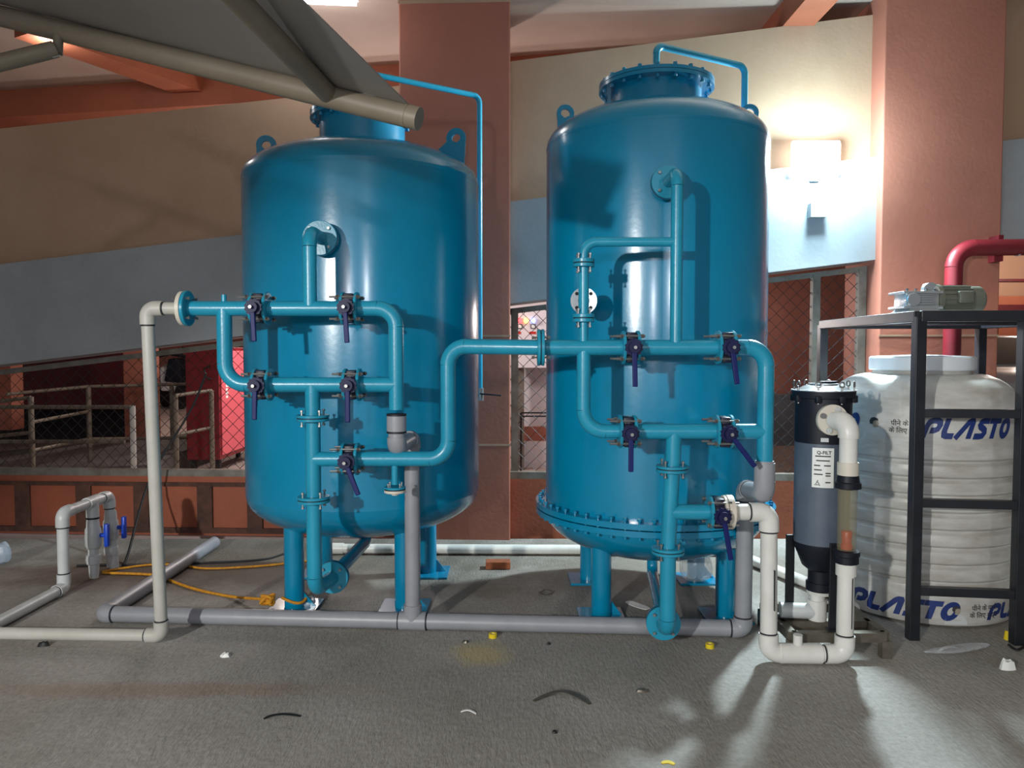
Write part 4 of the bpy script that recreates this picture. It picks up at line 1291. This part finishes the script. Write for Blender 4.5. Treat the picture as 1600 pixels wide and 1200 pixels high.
# gear motor
gz = zt2 + .02
gx = at(1430, 465, yb).x
t = thing('gear_motor', (gx, yb, gz), 'silver finned gear motor mounted on top of the black stand', 'motor')
MB().hexa([(gx - .085, yb - .12, gz), (gx + .085, yb - .12, gz), (gx + .085, yb + .12, gz), (gx - .085, yb + .12, gz), (gx - .06, yb - .07, gz + .035), (gx + .07, yb - .07, gz + .035), (gx + .07, yb + .07, gz + .035), (gx - .06, yb + .07, gz + .035)]).build('foot', M['alum'], t, smooth=False)
hb = MB().box((gx - .075, yb - .06, gz + .035), (gx + .085, yb + .06, gz + .115)).build('gearbox', M['alum'], t, bevel=.008)
for zq_ in (gz + .04, gz + .11):
    MB().cbox((gx, yb, zq_), (.19, .15, .012)).build('gearbox_plate', M['alum'], hb, smooth=False, bevel=.003)
for k in range(5):
    MB().cbox((gx - .005, yb - .066, gz + .055 + k * .011), (.10, .014, .004)).build('fin', M['alum'], hb, smooth=False)
MB().lathe([(.0, 0), (.03, 0), (.034, .02), (.03, .03), (.03, 0.03)], (gx - .05, yb - .058, gz + .075), (0, -1, 0), 20).build('bearing_cover', M['alum'], hb)
for dx in (-.07, -.03, .02, .06):
    inst('plate_bolt', bolt_mesh(.007, .02), (gx + dx, yb - .06, gz + .118), (0, 0, 1), hb)
MB().tube([(gx + .06, yb, gz + .125), (gx + .06, yb - .03, gz + .125)], .035, 20).build('shaft_cap', M['alum'], hb)
mo = MB().tube([(gx + .10, yb, gz + .078), (gx + .26, yb, gz + .078)], .062, 28).build('motor_body', M['motor'], t)
MB().tube([(gx + .085, yb, gz + .078), (gx + .105, yb, gz + .078)], .075, 28).build('motor_flange', M['motor'], t)
MB().tube([(gx + .255, yb, gz + .078), (gx + .30, yb, gz + .078), (gx + .315, yb, gz + .078)], [.066, .066, .05], 28).build('fan_cowl', M['motor'], t)
for k in range(16):
    a = 2 * PI * k / 16
    d = Vector((0, math.cos(a), math.sin(a)))
    c0 = Vector((gx + .105, yb, gz + .078)) + d * .064
    MB().bar(c0, c0 + Vector((.145, 0, 0)), .004, .014, up=d).build('cooling_fin', M['motor'], mo, smooth=False)
MB().cbox((gx + .20, yb - .07, gz + .088), (.07, .03, .055)).build('terminal_box', M['motor'], t, bevel=.006)

# ------------------------------------------------------------------ red fire pipe on the right pillar
fp = atw(1489, 470, -.24)
hz_ = atw(1550, 387, -.24).z
t = thing('fire_pipe', (fp.x, fp.y, 0), 'dark red fire water pipe bending in front of the right pillar', 'pipe')
xe = 4.6
run(t, [(fp.x, fp.y, 0.0), (fp.x, fp.y, hz_), (xe, fp.y - .06, hz_ + .01)], .05, .12, 'firered', n=24)
for x in (3.09,):
    MB().tube([(x, fp.y - .005, hz_), (x + .012, fp.y - .006, hz_)], .0515, 24).build('paint_ring', M['wpvc2'], t)
MB().cbox((3.0, fp.y + .07, hz_ + .0), (.03, .13, .16)).build('bracket', M['firered'], t, smooth=False)

# ------------------------------------------------------------------ lamps
fpos = Vector((1.93, WY(1.93, -.05), 2.46))
t = thing('flood_lamp', (fpos.x, fpos.y, 2.38), 'glaring white flood lamp fixed to the ramp wall right of the tall tank', 'lamp')
MB().cbox(fpos + Vector((0, -.02, 0)), (.30, .04, .22)).build('housing', M['lampw2'], t, bevel=.006)
MB().cbox(fpos + Vector((0, -.06, 0)), (.28, .05, .20)).build('lens', M['lampw'], t, bevel=.02)
MB().cbox(fpos + Vector((0, -.01, -.12)), (.06, .02, .04)).build('bracket', M['lampgrey'], t, smooth=False)
sb = atw(1274, 323, -.05)
MB().cbox((sb.x, sb.y - .03, sb.z - .03), (.10, .06, .09)).build('junction_box', M['band'], label='small square junction box below the flood lamp', cat='box')
def tube_lamp(c, axis, L, label):
    c = Vector(c)
    t = thing('ceiling_lamp', c + Vector((0, 0, .06)), label, 'lamp', 'ceiling lamps')
    d = Vector(axis).normalized()
    MB().bar(c - d * L / 2 + Vector((0, 0, .04)), c + d * L / 2 + Vector((0, 0, .04)), .07, .05).build('housing', M['panelw'], t, smooth=False)
    MB().tube([c - d * L * .48, c + d * L * .48], .022, 12).build('tube', M['lampw2'], t)
tube_lamp((-3.2, 5.42, 3.435), (1, .1, 0), .36, 'lit white ceiling lamp at upper left, seen past the canopy pipe')
tube_lamp((-1.22, 4.92, 3.435), (1, .1, 0), .5, 'lit white ceiling lamp above the left tank at the top edge')
def yard_lamp(c, label):
    c = Vector(c)
    t = thing('yard_lamp', (c.x, c.y, 0), label, 'lamp', 'yard lamp posts behind the viewer')
    MB().tube([(c.x, c.y - .3, 0), (c.x, c.y - .3, c.z + .1)], .03, 16).build('post', M['lampgrey'], t)
    MB().cbox((c.x, c.y - .2, c.z), (.26, .08, .2)).build('housing', M['lampgrey'], t, bevel=.006)
    MB().cbox((c.x, c.y - .157, c.z), (.22, .005, .16)).build('lens', M['lampw2'], t, smooth=False)
yard_lamp(LA, 'yard lamp post behind the viewer on the left')
yard_lamp((1.4, -5.2, 2.2), 'yard lamp post behind the viewer on the right')
yard_lamp((-1.1, -5.2, 2.0), 'yard lamp post behind the viewer in the middle')

# ------------------------------------------------------------------ canopy near the viewer
e0 = at(655, 186, 2.1)
e1 = at(-40, 15, 2.42)
udir = (e0 - e1).normalized()
t = thing('canopy', e0, 'grey sheet canopy on beige steel pipes jutting in at upper left', 'canopy')
MB().tube([e1, e0], .031, 24).build('eave_pipe', M['canopy'], t)
MB().tube([e0 - udir * .04, e0 - udir * .034], .0322, 24).build('weld_ring', M['canopy'], t)
n0 = at(512, 146, 2.14)
n1 = at(365, -8, 1.66)
MB().tube([n0, n0 + (n1 - n0) * 1.6], .027, 20).build('rafter_pipe', M['canopy'], t)
j = at(92, 56, 2.34)
MB().tube([at(-60, 113, 2.2), at(86, 77, 2.32)], .024, 20).build('brace_pipe', M['canopy'], t)
MB().tube([at(90, 84, 2.33), at(92, 44, 2.34)], .014, 14).build('brace_lug', M['canopy'], t)
s0 = at(640, 166, 2.1)
s1 = at(467, -4, 1.68)
v = (s1 - s0)
sq = [s0, s0 + v * 1.6, at(-40, -3, 2.42) + v * 1.6, at(-40, -3, 2.42)]
nrm = (sq[1] - sq[0]).cross(sq[3] - sq[0]).normalized()
if nrm.z < 0:
    nrm = -nrm
MB().prism(sq, nrm * .004).build('roof_sheet', M['sheet'], t, smooth=False)
for px, py, yy in ((58, 22, 2.37), (290, 68, 2.26), (578, 150, 2.12)):
    p = at(px, py, yy)
    MB().tube([p + udir * -.018, p + udir * .018], .006, 8).build('clip', M['zinc'], t)
MB().tube([j + Vector((-.01, -.03, -.05)), j + Vector((.0, -.03, -.075)), j + Vector((.02, -.03, -.07))], .003, 6).build('tie_wire', M['zinc'], t)

# ------------------------------------------------------------------ loose things on the floor
def ground(px, py):
    z = 0
    a = (px - 800) / F
    b = (600 - py) / F
    d = Vector((a, math.cos(PITCH) + b * math.sin(PITCH), -math.sin(PITCH) + b * math.cos(PITCH)))
    return CAM + d * ((z - CAM.z) / d.z)

def rope(name, pix, r, m, label, cat, lift=0.004, steps=6, wob=0.0):
    pts = [ground(x, y) if not hasattr(p_, 'x') else p_ for p_, x, y in [(None, *q) for q in pix]]
    out = []
    n = len(pts)
    for i in range(n - 1):
        p0, p1, p2, p3 = pts[max(i - 1, 0)], pts[i], pts[i + 1], pts[min(i + 2, n - 1)]
        for k in range(steps):
            s = k / steps
            out.append(0.5 * ((2 * p1) + (p2 - p0) * s + (2 * p0 - 5 * p1 + 4 * p2 - p3) * s * s + (3 * p1 - p0 - 3 * p2 + p3) * s ** 3) + Vector((0, 0, r)))
    out.append(pts[-1] + Vector((0, 0, r)))
    return MB().tube(out, r, 8).build(name, M[m], label=label, cat=cat)
t = thing('rope', ground(412, 942), 'yellow rope stretched on the floor, knotted around the left tank leg', 'rope')
def smooth(pts, steps=6):
    out = []
    n = len(pts)
    for i in range(n - 1):
        p0, p1, p2, p3 = pts[max(i - 1, 0)], pts[i], pts[i + 1], pts[min(i + 2, n - 1)]
        for k in range(steps):
            s = k / steps
            out.append(0.5 * ((2 * p1) + (p2 - p0) * s + (2 * p0 - 5 * p1 + 4 * p2 - p3) * s * s + (3 * p1 - p0 - 3 * p2 + p3) * s ** 3))
    return out + [pts[-1]]
up = Vector((0, 0, .007))
lg = Vector((C1[0] - .29, C1[1] - .29, .05))
MB().tube(smooth([ground(x, y) + up for x, y in ((160, 897), (225, 899), (250, 903), (300, 921), (360, 934))] + [lg + Vector((-.12, -.02, .0))]), .007, 8).build('strand', M['rope'], t)
MB().tube(smooth([ground(x, y) + up for x, y in ((160, 895), (225, 885), (275, 884), (320, 890), (380, 888), (430, 884), (475, 879), (520, 881))]), .006, 8).build('strand', M['rope'], t)
MB().tube([lg + Vector((math.cos(a) * .056, math.sin(a) * .056, .01 * math.sin(2 * a))) for a in [2 * PI * k / 24 for k in range(25)]], .007, 8).build('loop', M['rope'], t)
kn = lg + Vector((-.115, -.03, .0))
kp = [kn + Vector((.035 * math.sin(2.1 * k + .4), .02 * math.cos(3.3 * k), .024 * math.sin(1.7 * k + 1))) for k in range(26)]
MB().tube(smooth(kp, 4), .0065, 6).build('knot', M['rope'], t)

# black cable hanging from the fence
p0 = atw(322, 583, -.02)
c_pts = smooth([p0, atw(300, 640, -.03) + Vector((0, -.02, 0)), atw(250, 745, -.06) + Vector((0, -.15, 0)), ground(196, 880) + Vector((0, 0, .01)), ground(176, 884) + up, ground(120, 886) + up], 6)
MB().tube(c_pts, .0075, 8).build('black_cable', M['rubber'], label='black cable slanting from the fence down to the floor at left', cat='cable')
MB().tube(smooth([ground(x, y) + up for x, y in ((190, 885), (290, 882), (400, 877), (440, 868), (470, 855))]), .006, 8).build('black_cable', M['rubber'], label='black cable lying on the floor beside the yellow rope', cat='cable')

def litter(name, px, py, size, m, label, cat, rot=0.0):
    c = ground(px, py)
    sx, sy, sz = size
    ca, sa_ = math.cos(rot), math.sin(rot)
    n = 10
    mb = MB()
    vs, fs = [], []
    for i in range(n):
        a = 2 * PI * i / n
        k = .8 + .35 * random.random()
        x, y = math.cos(a) * sx / 2 * k, math.sin(a) * sy / 2 * k
        vs.append(c + Vector((x * ca - y * sa_, x * sa_ + y * ca, 0.0005)))
    for i in range(n):
        q = vs[i] - c
        vs.append(c + q * (.6 + .2 * random.random()) + Vector((0, 0, sz * (.6 + .8 * random.random()))))
    vs.append(c + Vector((0, 0, sz)))
    for i in range(n):
        j_ = (i + 1) % n
        fs.append((i, j_, n + j_, n + i))
        fs.append((n + i, n + j_, 2 * n))
    fs.append(tuple(range(n - 1, -1, -1)))
    mb.add(vs, fs)
    o = mb.build(name, M[m], label=label, cat=cat)
    if max(size) > .08:
        o.modifiers.new('soften', 'SUBSURF').render_levels = 2
        o.modifiers['soften'].levels = 2
    return o
def strip(name, pix, wd, m, label, cat, th=.003, arch=0.0):
    pts = smooth([ground(x, y) for x, y in pix], 5)
    mb = MB()
    n = len(pts)
    vs, fs = [], []
    for i, p in enumerate(pts):
        tt = (pts[min(i + 1, n - 1)] - pts[max(i - 1, 0)]).normalized()
        nn = Vector((-tt.y, tt.x, 0)) * wd / 2 * (1 - .5 * abs(2 * i / (n - 1) - 1) ** 3)
        h = arch * math.sin(PI * i / (n - 1))
        for zq in (0.0004 + h, th + h):
            vs += [p - nn + Vector((0, 0, zq)), p + nn + Vector((0, 0, zq))]
    for i in range(n - 1):
        a, b = 4 * i, 4 * i + 4
        fs += [(a + 2, b + 2, b + 3, a + 3), (a, a + 1, b + 1, b), (a, b, b + 2, a + 2), (a + 1, a + 3, b + 3, b + 1)]
    fs += [(0, 2, 3, 1), (4 * n - 4, 4 * n - 3, 4 * n - 1, 4 * n - 2)]
    mb.add(vs, fs)
    return mb.build(name, M[m], smooth=False, label=label, cat=cat)
def tape(px, py, label, m='yellow', r=.018):
    c = ground(px, py)
    t = thing('tape_roll', c, label, 'tape')
    MB().ring(c + Vector((0, 0, .009)), (0, 0, 1), r * .55, r, .018, 20).build('rim', M[m], t)
    MB().ring(c + Vector((0, 0, .008)), (0, 0, 1), r * .3, r * .55, .012, 20).build('core', M['paper'], t)
tape(770, 996, 'small yellow tape roll by the grey pipe between the tanks')
tape(1109, 1012, 'small yellow tape roll below the grey pipe under the right tank')
strip('plastic_scrap', ((1034, 1193), (1044, 1191), (1054, 1195)), .014, 'yellow', 'yellow plastic scrap at the bottom edge of the floor', 'scrap')
strip('plastic_scrap', ((487, 957), (498, 956), (504, 957)), .016, 'yellow', 'yellow plastic scrap beside the left tank bottom pipe', 'scrap')
strip('rubber_strip', ((412, 1124), (425, 1121), (445, 1119), (470, 1120)), .012, 'rubber', 'curved black rubber strip lying on the left foreground floor', 'strip', arch=.006)
strip('steel_offcut', ((834, 1096), (862, 1086), (882, 1085), (905, 1092), (922, 1101)), .022, 'steel', 'bent brown metal offcut on the middle foreground floor', 'offcut', arch=.008)
strip('paper_strip', ((980, 940), (995, 946), (1013, 952)), .05, 'paper', 'white paper strip on the floor under the right tank', 'paper')
strip('white_scrap', ((720, 1113), (732, 1112), (744, 1116)), .008, 'paper', 'tiny white plastic shreds on the middle foreground floor', 'scrap', arch=.004)
litter('white_scrap', 352, 1026, (.05, .03, .012), 'paper', 'crumpled white scrap on the left foreground floor', 'scrap')
litter('white_scrap', 1573, 1045, (.07, .045, .03), 'paper', 'white crumpled scrap at the right edge of the floor', 'scrap')
litter('dark_clod', 68, 1009, (.05, .03, .014), 'rubber', 'dark clod on the floor below the white inlet pipe', 'clod')
litter('dark_clod', 727, 1004, (.03, .02, .008), 'steel', 'small dull clod near the tape roll between the tanks', 'clod')
litter('dark_clod', 857, 1007, (.022, .016, .008), 'rubber', 'small dark clod below the grey pipe in the middle', 'clod')
litter('dark_clod', 1003, 1080, (.05, .03, .006), 'steel', 'flat dull clod on the floor below the right tank', 'clod')
litter('dark_clod', 867, 1145, (.02, .015, .006), 'rubber', 'tiny dark clod on the front middle floor', 'clod')
litter('plastic_bag', 480, 948, (.10, .09, .045), 'bagw', 'crumpled pale plastic bag beside the left tank leg', 'plastic bag', .3)
litter('plastic_bag', 1086, 912, (.24, .22, .2), 'bag', 'crumpled clear plastic bag under the right tank', 'plastic bag', .2)
litter('plastic_bag', -4, 885, (.2, .14, .12), 'bagw', 'pale plastic bag at the left edge of the floor', 'plastic bag')
litter('plastic_sheet', 1500, 1016, (.42, .10, .02), 'bag', 'clear plastic sheet lying below the black stand', 'plastic sheet', .25)
strip('white_offcut', ((1466, 1019), (1480, 1016), (1496, 1013)), .012, 'paper', 'white offcut on the clear plastic sheet', 'offcut', arch=.012)
bp_ = ground(778, 892)
MB().cbox(bp_ + Vector((0, .06, .022)), (.14, .075, .042)).build('loose_brick', M['brick'], label='loose clay brick on the floor beside the wall pipe', cat='brick', smooth=False, bevel=.004)
litter('yellow_cap', 1574, 999, (.035, .03, .03), 'yellow', 'yellow cap beside the right post of the black stand', 'cap')
MB().tube(smooth([ground(1576, 1010) + up, ground(1590, 1018) + up, ground(1604, 1008) + up, ground(1596, 1003) + up]), .005, 6).build('cable_loop', M['rubber'], label='short black cable loop at the foot of the right post', cat='cable')
MB().tube(smooth([ground(842, 928) + up, ground(852, 932) + up, ground(864, 927) + up, ground(852, 924) + up, ground(842, 928) + up]), .003, 6).build('wire_ring', M['steel'], label='thin wire ring on the floor left of the right tank leg', cat='wire')
